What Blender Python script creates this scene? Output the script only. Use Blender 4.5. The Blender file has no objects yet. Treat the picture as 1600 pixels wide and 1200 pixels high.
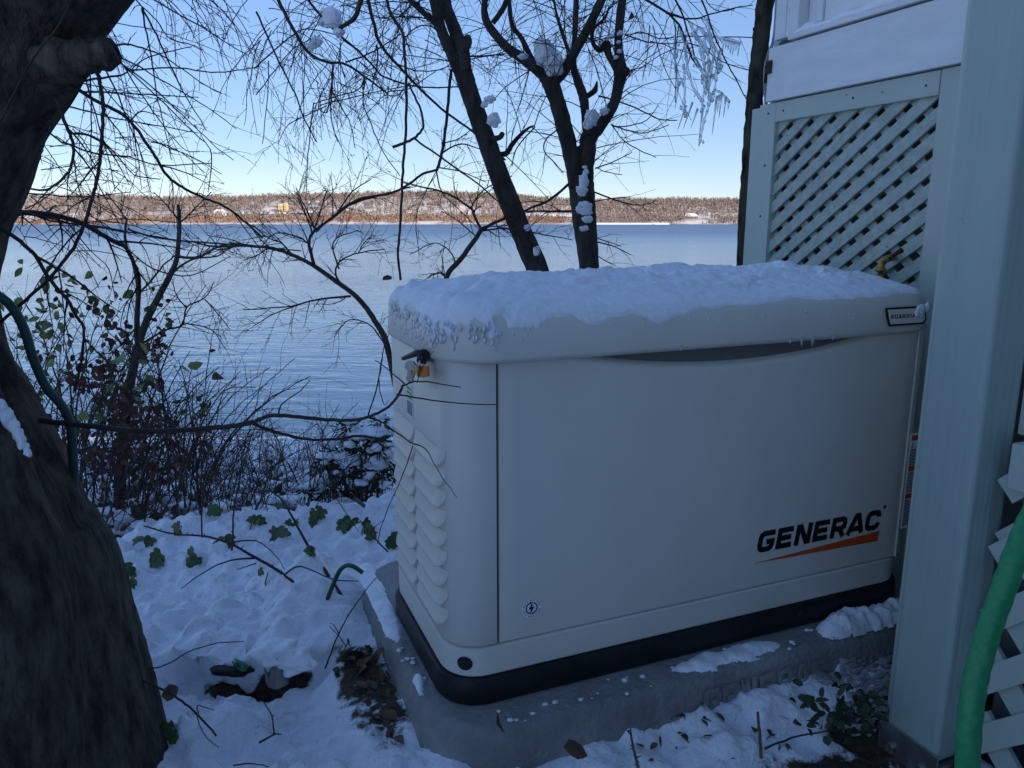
import bpy, bmesh, math, random
import numpy as np
from math import sin, cos, pi, radians, sqrt, atan2
from mathutils import Vector, Matrix

# ------------------------------------------------------------------ camera, world, sun
scn = bpy.context.scene
C = scn.collection
R = random.Random(7)
NR = np.random.RandomState(5)

PITCH = .2111; FOC = 1200.0; CH = .89; ANG = .39
cam_d = bpy.data.cameras.new('camera')
cam_d.sensor_fit = 'HORIZONTAL'; cam_d.sensor_width = 36.0
cam_d.lens = 36.0 * FOC / 1600.0
cam_d.clip_start = .05; cam_d.clip_end = 20000
cam = bpy.data.objects.new('camera', cam_d); C.objects.link(cam)
cam.location = (0, 0, CH); cam.rotation_euler = (pi/2 - PITCH, 0, 0)
scn.camera = cam

SUN_EL = radians(21); SUN_AZ = radians(125)      # compass bearing of the sun, clockwise from +Y (behind the house)
w = bpy.data.worlds.new('World'); scn.world = w; w.use_nodes = True
nt = w.node_tree; nt.nodes.clear()
sky = nt.nodes.new('ShaderNodeTexSky'); sky.sky_type = 'NISHITA'; sky.sun_disc = False
sky.sun_elevation = SUN_EL; sky.sun_rotation = SUN_AZ
sky.altitude = 1400; sky.air_density = 1.0; sky.dust_density = 0; sky.ozone_density = 5.5
bg = nt.nodes.new('ShaderNodeBackground'); bg.inputs[1].default_value = .15
wo = nt.nodes.new('ShaderNodeOutputWorld')
gm = nt.nodes.new('ShaderNodeGamma'); gm.inputs[1].default_value = .42
hs = nt.nodes.new('ShaderNodeHueSaturation'); hs.inputs['Saturation'].default_value = 1.48; hs.inputs['Hue'].default_value = .518
nt.links.new(sky.outputs[0], gm.inputs[0]); nt.links.new(gm.outputs[0], hs.inputs['Color']); nt.links.new(hs.outputs[0], bg.inputs[0]); nt.links.new(bg.outputs[0], wo.inputs[0])
sd = bpy.data.lights.new('sun', 'SUN'); sd.energy = 2.3; sd.angle = radians(.53); sd.color = (1, .87, .70)
sun = bpy.data.objects.new('sun', sd); C.objects.link(sun)
sv = Vector((sin(SUN_AZ)*cos(SUN_EL), cos(SUN_AZ)*cos(SUN_EL), sin(SUN_EL)))
sun.rotation_euler = sv.to_track_quat('Z', 'Y').to_euler(); sun.location = (0, -5, 30)
scn.view_settings.view_transform = 'Standard'; scn.view_settings.look = 'None'
scn.view_settings.exposure = 1.66; scn.view_settings.gamma = 1
scn.view_settings.use_curve_mapping = False
scn.cycles.max_bounces = 6; scn.cycles.transparent_max_bounces = 8

# ------------------------------------------------------------------ helpers
HF = Matrix.Rotation(ANG, 4, 'Z')                # the frame of the house and the machine: u along its long side, v away, z up
cP, sP = cos(PITCH), sin(PITCH)
def px(x, y, t):
    """world point seen at pixel x, y of the photograph at depth t metres"""
    a = (x-800)/FOC; b = (600-y)/FOC
    return Vector((a*t, (cP+b*sP)*t, CH+(-sP+b*cP)*t))
def hf(u, v, z): return HF @ Vector((u, v, z))
def smooth01(x): x = np.clip(x, 0, 1); return x*x*(3-2*x)

TAB = NR.rand(256, 256)
def vnoise(x, y, seed=0):
    x = np.asarray(x, float)+seed*17.31; y = np.asarray(y, float)+seed*41.7
    xi = np.floor(x).astype(int); yi = np.floor(y).astype(int)
    fx = x-xi; fy = y-yi; fx = fx*fx*fx*(fx*(fx*6-15)+10); fy = fy*fy*fy*(fy*(fy*6-15)+10)
    a = TAB[xi & 255, yi & 255]; b = TAB[(xi+1) & 255, yi & 255]; c = TAB[xi & 255, (yi+1) & 255]; d = TAB[(xi+1) & 255, (yi+1) & 255]
    return (a*(1-fx)+b*fx)*(1-fy)+(c*(1-fx)+d*fx)*fy
def fbm(x, y, o=4, seed=0, g=.5):
    s = 0; a = 1; n = 0
    for k in range(o):
        ca, sa = cos(k*1.1+.4), sin(k*1.1+.4)
        s = s + a*vnoise((np.asarray(x)*ca-np.asarray(y)*sa)*2**k, (np.asarray(x)*sa+np.asarray(y)*ca)*2**k, seed+k*3); n += a; a *= g
    return s/n - .5

class MB:
    def __init__(s, frame=None): s.v = []; s.f = []; s.m = frame
    def add(s, vs, fs):
        n = len(s.v); s.v.extend(vs); s.f.extend([tuple(i+n for i in f) for f in fs])
    def box(s, x0, x1, y0, y1, z0, z1):
        s.add([(x0,y0,z0),(x1,y0,z0),(x1,y1,z0),(x0,y1,z0),(x0,y0,z1),(x1,y0,z1),(x1,y1,z1),(x0,y1,z1)],
              [(3,2,1,0),(4,5,6,7),(0,1,5,4),(1,2,6,5),(2,3,7,6),(3,0,4,7)])
    def tube(s, pts, rad, n=5, cap=True, wob=0., rnd=R):
        pts = [Vector(p) for p in pts]; k = len(pts)
        if k < 2: return
        T = (pts[1]-pts[0]).normalized()
        up = Vector((0,0,1)) if abs(T.z) < .9 else Vector((1,0,0))
        N = T.cross(up).normalized(); vs = []; fs = []
        for i, p in enumerate(pts):
            T = (pts[min(i+1,k-1)]-pts[max(i-1,0)])
            if T.length < 1e-9: T = Vector((0,0,1))
            T.normalize(); N = (N - T*N.dot(T))
            if N.length < 1e-6: N = T.orthogonal()
            N.normalize(); B = T.cross(N); r = rad[i] if hasattr(rad, '__len__') else rad
            for j in range(n):
                a = 2*pi*j/n; rr = r*(1+wob*(rnd.random()-.5)) if wob else r
                vs.append(tuple(p+(N*cos(a)+B*sin(a))*rr))
        for i in range(k-1):
            for j in range(n):
                a = i*n+j; b = i*n+(j+1) % n
                fs.append((a, b, b+n, a+n))
        if cap: fs.append(tuple(reversed(range(n)))); fs.append(tuple(range((k-1)*n, k*n)))
        s.add(vs, fs)
    def loft(s, rings, cap0=True, cap1=True):
        n = len(rings[0]); vs = [p for r in rings for p in r]; fs = []
        for i in range(len(rings)-1):
            for j in range(n):
                a = i*n+j; b = i*n+(j+1) % n; fs.append((a, b, b+n, a+n))
        if cap0: fs.append(tuple(reversed(range(n))))
        if cap1: fs.append(tuple(range((len(rings)-1)*n, len(rings)*n)))
        s.add(vs, fs)
    def poly(s, pts, off):
        """a flat polygon of thickness off (vector)"""
        n = len(pts); o = Vector(off); P = [Vector(p) for p in pts]
        s.add([tuple(p) for p in P]+[tuple(p+o) for p in P],
              [tuple(reversed(range(n))), tuple(range(n, 2*n))]+[(i, (i+1) % n, n+(i+1) % n, n+i) for i in range(n)])
    def blob(s, c, r, sc=(1,1,1), amp=.25, sub=2, fr=1.2, seed=0):
        bm = bmesh.new(); bmesh.ops.create_icosphere(bm, subdivisions=sub, radius=1)
        V = np.array([v.co[:] for v in bm.verts]); F = [tuple(v.index for v in f.verts) for f in bm.faces]; bm.free()
        if sub == 1:
            n = NR.rand(len(V))-.5; n = n*.6
        else: n = fbm(V[:,0]*fr+V[:,2]*.7*fr, V[:,1]*fr-V[:,2]*.6*fr, 2, seed)+fbm(V[:,2]*fr+5, V[:,0]*fr*.8-V[:,1]*.5, 2, seed+9)
        V = V*(1+amp*n[:,None]*1.6)*np.array(sc)*r+np.array(c)
        s.add([tuple(v) for v in V], F)
    def build(s, name, mat, parent=None, smooth=True, origin=None, kind=None, sharp=None, structure=False):
        vs = s.v
        if s.m is not None: vs = [tuple(s.m @ Vector(v)) for v in vs]
        V = np.array(vs, float).reshape(-1, 3)
        if parent is not None: base = MW[parent.name]
        else:
            if origin is None: origin = (V[:,0].mean(), V[:,1].mean(), V[:,2].min())
            base = Matrix.Translation(Vector(origin))
        inv = np.array(base.inverted())
        V = V @ inv[:3,:3].T + inv[:3,3]
        me = bpy.data.meshes.new(name); me.from_pydata(V.tolist(), [], s.f); me.update()
        if smooth:
            me.polygons.foreach_set('use_smooth', [True]*len(me.polygons))
            if sharp: me.set_sharp_from_angle(angle=radians(sharp))
        me.materials.append(mat)
        o = bpy.data.objects.new(name, me); C.objects.link(o)
        if parent is not None: o.parent = parent; MW[o.name] = base
        else: o.location = base.translation; MW[o.name] = base
        if kind: o['kind'] = kind
        return o
MW = {}
def thing(name, label, cat, loc, group=None, rot=0):
    o = bpy.data.objects.new(name, None); C.objects.link(o); o.empty_display_size = .1
    o.location = loc; o.rotation_euler = (0, 0, rot)
    MW[o.name] = Matrix.Translation(Vector(loc)) @ Matrix.Rotation(rot, 4, 'Z')
    return tag(o, label, cat, group)
def tag(o, label, cat, group=None):
    o['label'] = label; o['category'] = cat
    if group: o['group'] = group
    return o
def bevel(o, wd=.003, seg=2):
    m = o.modifiers.new('bevel', 'BEVEL'); m.width = wd; m.segments = seg; m.limit_method = 'ANGLE'; m.angle_limit = radians(40)
    return o

# ------------------------------------------------------------------ materials
def mat(name, col, rough=.6, spec=.4, metal=0., bump=0., bscale=40., var=0., vscale=6., col2=None, stretch=None, detail=6, coat=0., det2=None):
    m = bpy.data.materials.new(name); m.use_nodes = True; t = m.node_tree; b = t.nodes['Principled BSDF']
    b.inputs['Base Color'].default_value = (*col, 1); b.inputs['Roughness'].default_value = rough
    b.inputs['Specular IOR Level'].default_value = spec; b.inputs['Metallic'].default_value = metal
    b.inputs['Coat Weight'].default_value = coat
    tc = t.nodes.new('ShaderNodeTexCoord'); src = tc.outputs['Object']
    if stretch:
        mp = t.nodes.new('ShaderNodeMapping'); mp.inputs['Scale'].default_value = stretch
        t.links.new(src, mp.inputs[0]); src = mp.outputs[0]
    if var or col2:
        n = t.nodes.new('ShaderNodeTexNoise'); n.inputs['Scale'].default_value = vscale; n.inputs['Detail'].default_value = detail
        n.inputs['Roughness'].default_value = .6
        t.links.new(src, n.inputs['Vector'])
        r = t.nodes.new('ShaderNodeValToRGB'); e = r.color_ramp.elements
        c2 = col2 or tuple(max(0, c*(1-var)) for c in col); c1 = col if col2 else tuple(min(1, c*(1+var)) for c in col)
        e[0].position = .36; e[0].color = (*c2, 1); e[1].position = .64; e[1].color = (*c1, 1)
        t.links.new(n.outputs[0], r.inputs[0]); t.links.new(r.outputs[0], b.inputs['Base Color'])
    if bump:
        n = t.nodes.new('ShaderNodeTexNoise'); n.inputs['Scale'].default_value = bscale; n.inputs['Detail'].default_value = detail
        t.links.new(src, n.inputs['Vector'])
        bp = t.nodes.new('ShaderNodeBump'); bp.inputs['Strength'].default_value = min(1, bump); bp.inputs['Distance'].default_value = .006*max(1, bump)
        t.links.new(n.outputs[0], bp.inputs['Height']); t.links.new(bp.outputs[0], b.inputs['Normal'])
    return m
def specks(m, scale, thr, col):
    """small chips and dirt specks on a painted surface"""
    t = m.node_tree; b = t.nodes['Principled BSDF']; old = b.inputs['Base Color'].links[0].from_socket
    tc = t.nodes.new('ShaderNodeTexCoord'); n = t.nodes.new('ShaderNodeTexNoise'); n.inputs['Scale'].default_value = scale; n.inputs['Detail'].default_value = 4; n.inputs['Roughness'].default_value = .7
    t.links.new(tc.outputs['Object'], n.inputs['Vector']); r = t.nodes.new('ShaderNodeValToRGB'); r.color_ramp.elements[0].position = thr; r.color_ramp.elements[1].position = thr+.03
    t.links.new(n.outputs[0], r.inputs[0]); mx = t.nodes.new('ShaderNodeMix'); mx.data_type = 'RGBA'; t.links.new(r.outputs[0], mx.inputs[0]); t.links.new(old, mx.inputs[6]); mx.inputs[7].default_value = (*col, 1)
    t.links.new(mx.outputs[2], b.inputs['Base Color'])
def snow_mat(name, c=(.87,.88,.92), bs=60., bd=.004, icy=0.):
    m = mat(name, c, .55, .3, 0, .9, bs, .03, 5., detail=8)
    b = m.node_tree.nodes['Principled BSDF']
    b.inputs['Subsurface Weight'].default_value = 0
    for n in m.node_tree.nodes:
        if n.bl_idname == 'ShaderNodeBump': n.inputs['Distance'].default_value = bd
    if icy: b.inputs['Roughness'].default_value = .25; b.inputs['Specular IOR Level'].default_value = .5
    return m
M = {}
M['snow'] = snow_mat('snow')
M['snow_icy'] = snow_mat('icy_snow', (.74,.78,.82), 120, .003, 1)
M['case'] = mat('bisque_paint', (.70,.665,.585), .38, .5, 0, .05, 700, .03, 5.)
M['case_in'] = mat('inner_case', (.16,.16,.15), .6, .3, var=.1)
M['black_plastic'] = mat('black_plastic', (.012,.013,.016), .5, .35, 0, .1, 300, .3, 12)
M['concrete'] = mat('wet_concrete', (.30,.295,.285), .62, .4, 0, 1.0, 70, .0, 7, col2=(.17,.17,.165))
M['dark_ink'] = mat('black_ink', (.008,.008,.009), .4, .4, var=.1)
M['orange_ink'] = mat('orange_ink', (.62,.085,.012), .4, .4, var=.05)
M['maroon_ink'] = mat('maroon_ink', (.05,.012,.02), .5, .3, var=.1)
M['label_white'] = mat('label_white', (.86,.86,.88), .4, .4, var=.03)
M['label_green'] = mat('label_green', (.12,.42,.05), .4, .4, var=.05)
M['label_yellow'] = mat('label_yellow', (.65,.45,.03), .4, .4, var=.05)
M['orange_tag'] = mat('orange_tag', (.62,.17,.015), .5, .4, var=.1, vscale=30)
M['steel'] = mat('dull_steel', (.42,.42,.43), .35, .5, .9, .1, 200, .15, 40)
M['brass'] = mat('aged_brass', (.40,.26,.09), .38, .5, .9, .2, 200, .35, 50)
M['rust'] = mat('rusty_iron', (.05,.025,.017), .7, .3, .2, .4, 150, .4, 60)
M['green_paint'] = mat('pale_green_paint', (.45,.51,.455), .5, .4, 0, .35, 26, .06, 5, stretch=(1,1,.1))
M['post_paint'] = mat('grey_green_paint', (.35,.43,.395), .45, .45, 0, .5, 60, .05, 6, stretch=(1,1,.05))
M['slat_paint'] = mat('weathered_slat_paint', (.45,.51,.455), .6, .35, 0, .8, 90, .0, 40, col2=(.34,.40,.36))
M['white_paint'] = mat('white_house_paint', (.74,.75,.76), .5, .4, 0, .35, 30, .05, 5, stretch=(1,1,3))
M['house_dark'] = mat('dark_shade_board', (.13,.15,.15), .8, .2, 0, .3, 40, .25, 8)  # dark colour carries the shade of the gap and the lattice interior
M['siding'] = mat('grey_siding', (.42,.45,.46), .7, .3, 0, .2, 20, .08, 3)
M['roof'] = mat('dark_shingle', (.06,.06,.065), .85, .2, 0, .5, 30, .3, 12)
M['bark'] = mat('dark_bark', (.135,.108,.083), .9, .2, 0, 4.0, 75, .0, 34, col2=(.032,.026,.021), stretch=(1,1,.35))
M['bark_grey'] = mat('grey_bark', (.08,.069,.06), .9, .2, 0, 2.0, 40, .0, 26, col2=(.035,.03,.027), stretch=(1,1,.3))
M['mossy'] = mat('mossy_bark', (.075,.075,.055), .9, .2, 0, 1.0, 50, .0, 30, col2=(.02,.018,.016), stretch=(1,1,.4))
M['twig'] = mat('twig_bark', (.045,.034,.030), .75, .3, 0, .2, 100, .3, 20)
M['twig_green'] = mat('green_brown_cane', (.075,.07,.04), .7, .3, var=.3, vscale=20)
M['twig_red'] = mat('reddish_stem', (.10,.055,.04), .7, .3, var=.3, vscale=20)
M['brown_leaf'] = mat('withered_leaf', (.125,.052,.034), .7, .3, 0, .3, 90, .0, 7, col2=(.055,.028,.02))
M['litter_leaf'] = mat('dead_leaf', (.16,.10,.06), .75, .25, 0, .4, 120, .0, 14, col2=(.07,.045,.03))
M['green_leaf'] = mat('ivy_leaf', (.075,.125,.028), .4, .5, 0, .3, 120, .0, 30, col2=(.035,.065,.018))
M['dark_leaf'] = mat('dark_groundcover_leaf', (.03,.05,.02), .5, .4, 0, .3, 90, .0, 30, col2=(.016,.028,.012))
M['yellow_leaf'] = mat('yellow_green_leaf', (.16,.19,.05), .5, .4, 0, .2, 90, .0, 9, col2=(.10,.14,.03))
M['yew'] = mat('yew_needles', (.028,.040,.018), .7, .3, var=.4, vscale=10)
M['hose'] = mat('green_hose_rubber', (.012,.26,.09), .42, .5, 0, .25, 160, .0, 90, col2=(.009,.19,.068))
M['hose_dark'] = mat('dark_green_hose', (.022,.065,.060), .45, .4, 0, .1, 60, .15, 9)
M['hoop'] = mat('green_wire', (.012,.075,.035), .45, .4, var=.2, vscale=20)
M['vine_grey'] = mat('grey_vine', (.15,.135,.12), .8, .2, 0, .4, 90, .3, 20)
M['cable'] = mat('grey_cable', (.30,.31,.31), .6, .3, 0, .2, 60, .2, 9)
M['green_glass'] = mat('green_bottle', (.02,.14,.06), .15, .6, var=.3, vscale=20)
M['tarp'] = mat('grey_plastic_sheet', (.20,.20,.19), .4, .4, 0, .3, 30, .3, 9)
M['black_bag'] = mat('black_plastic_bag', (.010,.010,.012), .6, .3, 0, .3, 30, .3, 9)
M['gravel'] = mat('pale_stone_chip', (.33,.33,.33), .8, .3, 0, .3, 80, .35, 30)
M['far_tree'] = mat('far_bare_wood', (.255,.20,.175), .9, .1, 0, 0, 1, .0, .012, col2=(.215,.17,.15))
M['far_red'] = mat('far_red_brush', (.34,.19,.13), .9, .1, 0, 0, 1, .0, .02, col2=(.27,.19,.14))
M['far_pine'] = mat('far_conifer', (.085,.10,.065), .9, .1, var=.2, vscale=.05)
M['far_yellow'] = mat('yellow_house_wall', (.55,.43,.20), .8, .2, var=.05)
M['far_white'] = mat('white_house_wall', (.72,.68,.62), .8, .2, var=.05)
M['far_roof'] = mat('far_roof', (.20,.17,.15), .8, .2, var=.1)
M['far_glass'] = mat('far_window', (.05,.06,.07), .3, .5, var=.1)

specks(M['post_paint'], 28, .70, (.12,.14,.13)); specks(M['green_paint'], 30, .71, (.16,.17,.16)); specks(M['white_paint'], 22, .71, (.45,.46,.45)); specks(M['slat_paint'], 60, .66, (.20,.22,.20)); specks(M['case'], 16, .735, (.40,.39,.35)); specks(M['black_plastic'], 40, .66, (.05,.05,.055))
# ice: clear with milky streaks
m = bpy.data.materials.new('clear_ice'); m.use_nodes = True; t = m.node_tree; b = t.nodes['Principled BSDF']
b.inputs['Base Color'].default_value = (.86,.92,.97,1); b.inputs['Roughness'].default_value = .12
b.inputs['IOR'].default_value = 1.31; b.inputs['Transmission Weight'].default_value = .72
n = t.nodes.new('ShaderNodeTexNoise'); n.inputs['Scale'].default_value = 90; tc = t.nodes.new('ShaderNodeTexCoord')
t.links.new(tc.outputs['Object'], n.inputs['Vector']); bp = t.nodes.new('ShaderNodeBump'); bp.inputs['Strength'].default_value = .6; bp.inputs['Distance'].default_value = .004
t.links.new(n.outputs[0], bp.inputs['Height']); t.links.new(bp.outputs[0], b.inputs['Normal']); M['ice'] = m

# ground: snow over dirt and leaf litter, by an attribute that holds the depth of the snow
m = bpy.data.materials.new('snowy_ground'); m.use_nodes = True; t = m.node_tree; b = t.nodes['Principled BSDF']
b.inputs['Roughness'].default_value = .6; b.inputs['Specular IOR Level'].default_value = .25
tc = t.nodes.new('ShaderNodeTexCoord')
at = t.nodes.new('ShaderNodeAttribute'); at.attribute_name = 'snow'
n1 = t.nodes.new('ShaderNodeTexNoise'); n1.inputs['Scale'].default_value = 26; n1.inputs['Detail'].default_value = 8; n1.inputs['Roughness'].default_value = .7
t.links.new(tc.outputs['Object'], n1.inputs['Vector'])
ad = t.nodes.new('ShaderNodeMath'); ad.operation = 'MULTIPLY_ADD'; ad.inputs[1].default_value = .9; ad.inputs[2].default_value = -.45
t.links.new(n1.outputs[0], ad.inputs[0])
ad2 = t.nodes.new('ShaderNodeMath'); ad2.operation = 'ADD'; t.links.new(ad.outputs[0], ad2.inputs[0]); t.links.new(at.outputs['Fac'], ad2.inputs[1])
rp = t.nodes.new('ShaderNodeValToRGB'); rp.color_ramp.elements[0].position = .44; rp.color_ramp.elements[1].position = .56
t.links.new(ad2.outputs[0], rp.inputs[0])
n2 = t.nodes.new('ShaderNodeTexNoise'); n2.inputs['Scale'].default_value = 45; n2.inputs['Detail'].default_value = 9; n2.inputs['Roughness'].default_value = .75
t.links.new(tc.outputs['Object'], n2.inputs['Vector'])
r2 = t.nodes.new('ShaderNodeValToRGB'); e = r2.color_ramp.elements
e[0].position = .35; e[0].color = (.018,.013,.010,1); e[1].position = .7; e[1].color = (.11,.075,.05,1)
t.links.new(n2.outputs[0], r2.inputs[0])
mx = t.nodes.new('ShaderNodeMix'); mx.data_type = 'RGBA'
t.links.new(rp.outputs[0], mx.inputs[0]); t.links.new(r2.outputs[0], mx.inputs[6]); mx.inputs[7].default_value = (.87,.88,.92,1)
t.links.new(mx.outputs[2], b.inputs['Base Color'])
n3 = t.nodes.new('ShaderNodeTexNoise'); n3.inputs['Scale'].default_value = 55; n3.inputs['Detail'].default_value = 8; n3.inputs['Roughness'].default_value = .6
t.links.new(tc.outputs['Object'], n3.inputs['Vector'])
bp = t.nodes.new('ShaderNodeBump'); bp.inputs['Strength'].default_value = .9; bp.inputs['Distance'].default_value = .012
t.links.new(n3.outputs[0], bp.inputs['Height']); t.links.new(bp.outputs[0], b.inputs['Normal']); M['ground'] = m

# water
m = bpy.data.materials.new('river_water'); m.use_nodes = True; t = m.node_tree; b = t.nodes['Principled BSDF']
b.inputs['Base Color'].default_value = (.06,.115,.20,1); b.inputs['Roughness'].default_value = .06; b.inputs['IOR'].default_value = 1.33
b.inputs['Specular IOR Level'].default_value = .5
tc = t.nodes.new('ShaderNodeTexCoord')
def wv(scale, sx, rot):
    mp = t.nodes.new('ShaderNodeMapping'); mp.inputs['Scale'].default_value = (sx, 1, 1); mp.inputs['Rotation'].default_value = (0,0,rot)
    t.links.new(tc.outputs['Object'], mp.inputs[0]); n = t.nodes.new('ShaderNodeTexNoise'); n.inputs['Scale'].default_value = scale
    n.inputs['Detail'].default_value = 3; n.inputs['Roughness'].default_value = .5; t.links.new(mp.outputs[0], n.inputs['Vector']); return n
wa = wv(.75, .4, .12); wb = wv(2.1, .5, -.15); wc = wv(.02, .12, .05)
sx_ = t.nodes.new('ShaderNodeSeparateXYZ'); t.links.new(tc.outputs['Object'], sx_.inputs[0])
rg = t.nodes.new('ShaderNodeMapRange'); rg.inputs[1].default_value = 50; rg.inputs[2].default_value = 420; rg.inputs[3].default_value = .07; rg.inputs[4].default_value = .34
t.links.new(sx_.outputs[1], rg.inputs[0]); t.links.new(rg.outputs[0], b.inputs['Roughness'])
s1 = t.nodes.new('ShaderNodeMath'); s1.operation = 'MULTIPLY_ADD'; s1.inputs[1].default_value = .30
t.links.new(wb.outputs[0], s1.inputs[0]); t.links.new(wa.outputs[0], s1.inputs[2])
bp = t.nodes.new('ShaderNodeBump'); bp.inputs['Distance'].default_value = .15
mr = t.nodes.new('ShaderNodeMapRange'); mr.inputs[1].default_value = .35; mr.inputs[2].default_value = .65; mr.inputs[3].default_value = .35; mr.inputs[4].default_value = .95
t.links.new(wc.outputs[0], mr.inputs[0]); t.links.new(mr.outputs[0], bp.inputs['Strength'])
t.links.new(s1.outputs[0], bp.inputs['Height']); t.links.new(bp.outputs[0], b.inputs['Normal']); M['water'] = m

# far shore ground: snow showing between leaf litter
m = bpy.data.materials.new('far_hillside'); m.use_nodes = True; t = m.node_tree; b = t.nodes['Principled BSDF']; b.inputs['Roughness'].default_value = .95
tc = t.nodes.new('ShaderNodeTexCoord'); n = t.nodes.new('ShaderNodeTexNoise'); n.inputs['Scale'].default_value = .02; n.inputs['Detail'].default_value = 8; n.inputs['Roughness'].default_value = .7
t.links.new(tc.outputs['Object'], n.inputs['Vector']); r = t.nodes.new('ShaderNodeValToRGB'); e = r.color_ramp.elements
e[0].position = .42; e[0].color = (.27,.19,.14,1); e[1].position = .56; e[1].color = (.66,.62,.58,1)
t.links.new(n.outputs[0], r.inputs[0]); t.links.new(r.outputs[0], b.inputs['Base Color']); M['far_hill'] = m

# ------------------------------------------------------------------ ground
def grow_axis(lo, a, bb, hi, st, k=1.13):
    mid = list(np.arange(a, bb, st)); out = [bb]; d = st
    while out[-1] < hi: d *= k; out.append(out[-1]+d)
    left = [a]; d = st
    while left[-1] > lo: d *= k; left.append(left[-1]-d)
    return np.array(sorted(set(left[1:]))+mid+out)
def ledge(X): return 2.55+.16*np.sin(X*2.1+.6)-.32*smooth01((-.95-X)/.5)+.25*smooth01((X+.35)/.5)
def softrect(u, v, u0, u1, v0, v1, s):
    return smooth01((u-u0)/s)*smooth01((u1-u)/s)*smooth01((v-v0)/s)*smooth01((v1-v)/s)
def ground_fields(X, Y):
    X = np.asarray(X, float); Y = np.asarray(Y, float)
    u = X*cos(ANG)+Y*sin(ANG); v = -X*sin(ANG)+Y*cos(ANG)
    d = Y-ledge(X)-.12*fbm(X*3, Y*3, 3, 4)
    base = -.125 + .035*fbm(X*1.3, Y*1.3, 2, 2)
    slope = np.interp(Y, [0, 2.5, 3.2, 4, 6, 12, 20, 24, 30, 60], [-.12, -.30, -.52, -.74, -1.22, -2.9, -5.0, -6.05, -7.5, -12])
    slope = slope + .5*fbm(X*.55, Y*.55, 4, 8)*smooth01((Y-3)/3)*np.clip((26-Y)/10, .15, 1)
    k = smooth01(d/.38)
    z = base*(1-k)+slope*k
    lip = np.exp(-(d/.16)**2); z = z+.035*lip*(fbm(X*4, Y*2, 2, 11)+.4)
    # depth of the snow
    bare = np.zeros_like(X)
    pad = softrect(u, v, .335, 1.56, 1.15, 1.90, .03)
    near = softrect(u, v, .0, 1.9, .8, 2.2, .2)
    bare = np.maximum(bare, .95*np.exp(-(((u-.27)/.085)**2+((v-1.44)/.24)**2)))        # litter along the left side of the pad
    bare = np.maximum(bare, .80*softrect(u, v, .50, 1.75, .60, 1.05, .14))            # trodden strip before the pad
    bare = np.maximum(bare, .95*softrect(u, v, 1.02, 1.75, .72, 1.10, .12))
    bare = np.maximum(bare, .9*np.exp(-(((u-.62)/.12)**2+((v-.93)/.06)**2)))
    bare = np.maximum(bare, .62*smooth01(d/.25)*np.clip((Y-2.4)/.5, 0, 1)*np.clip((11-Y)/6, .25, 1))
    bare = np.maximum(bare, .75*softrect(u, v, 1.2, 9, -9, 1.9, .2))
    n = fbm(X*7, Y*7, 4, 21)
    s = np.clip(1.05-bare*(1.0+1.1*n)-.10*np.abs(n), 0, 1)
    wx = X+.10*fbm(X*5, Y*5, 2, 91); wy = Y+.10*fbm(X*5, Y*5, 2, 92)
    rough = .9*fbm(wx*3.2, wy*4.2, 3, 31)+.75*np.abs(fbm(wx*7, wy*10, 3, 33))*2-.25+.9*np.maximum(0, fbm(X*17, Y*17, 3, 35)-.02)+1.0*fbm(X*27, Y*30, 3, 37)+.55*np.maximum(0, .16-np.abs(fbm(wx*11+3, wy*15, 2, 39)))*4-.3
    z = z+s*(.045+.055*rough)+(1-s)*.02*fbm(X*22, Y*22, 3, 41)
    # the hollow under the snow-covered sheet, left of the pad
    win = smooth01((X+.83)/.12)*smooth01((-.37-X)/.05); YL = 1.60-.05*np.sin((X+.83)/.46*pi)+.02*fbm(X*12, 0*X, 2, 95)
    z = z-.050*win*np.exp(-((Y-YL+.035)/.05)**2)
    z = z+win*.052*smooth01((Y-YL)/.018)*np.exp(-np.maximum(0, Y-YL-.05)**2/.05)
    s = s*(1-.98*smooth01((X+.74)/.10)*smooth01((-.43-X)/.05)*np.exp(-((Y-YL+.018)/.021)**4))  # dirt colour in the hollow stands in for the shade under the lip
    # snow drifted on the back left corner of the pad
    ring_ = softrect(u, v, .12, 1.8, .98, 2.1, .13)
    z = z*(1-.75*ring_)+(-.050+.028*(rough+.2)*s)*.75*ring_
    z = np.where(pad > .5, np.minimum(z, -.05), z)
    z = z+.10*np.exp(-((u-.20)/.10)**2-((v-1.93)/.14)**2)
    shift = win*.055*np.exp(-((Y-YL-.022)/.020)**2)
    return z, s, shift
xs = grow_axis(-60, -1.9, 1.5, 60, .0095); ys = grow_axis(-25, .80, 3.0, 60, .0095)
GX, GY = np.meshgrid(xs, ys); GZ, GS, SHF = ground_fields(GX, GY); GYs = GY-SHF
def gz(x, y): return float(ground_fields(np.array([x]), np.array([y]))[0][0])
nx, ny = len(xs), len(ys)
me = bpy.data.meshes.new('ground')
V = np.stack([GX, GYs, GZ], -1).reshape(-1, 3)
i = np.arange((ny-1)*nx).reshape(ny-1, nx)[:, :-1].ravel()
Fq = np.stack([i, i+1, i+nx+1, i+nx], -1)
me.vertices.add(len(V)); me.vertices.foreach_set('co', V.ravel())
me.loops.add(Fq.size); me.loops.foreach_set('vertex_index', Fq.ravel())
me.polygons.add(len(Fq)); me.polygons.foreach_set('loop_start', np.arange(0, Fq.size, 4)); me.polygons.foreach_set('loop_total', np.full(len(Fq), 4))
me.update(calc_edges=True); me.polygons.foreach_set('use_smooth', np.ones(len(Fq), bool))
a = me.attributes.new('snow', 'FLOAT', 'POINT'); a.data.foreach_set('value', GS.ravel())
me.materials.append(M['ground'])
g = bpy.data.objects.new('ground', me); C.objects.link(g); g['kind'] = 'structure'
print('ground', len(V))

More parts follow.
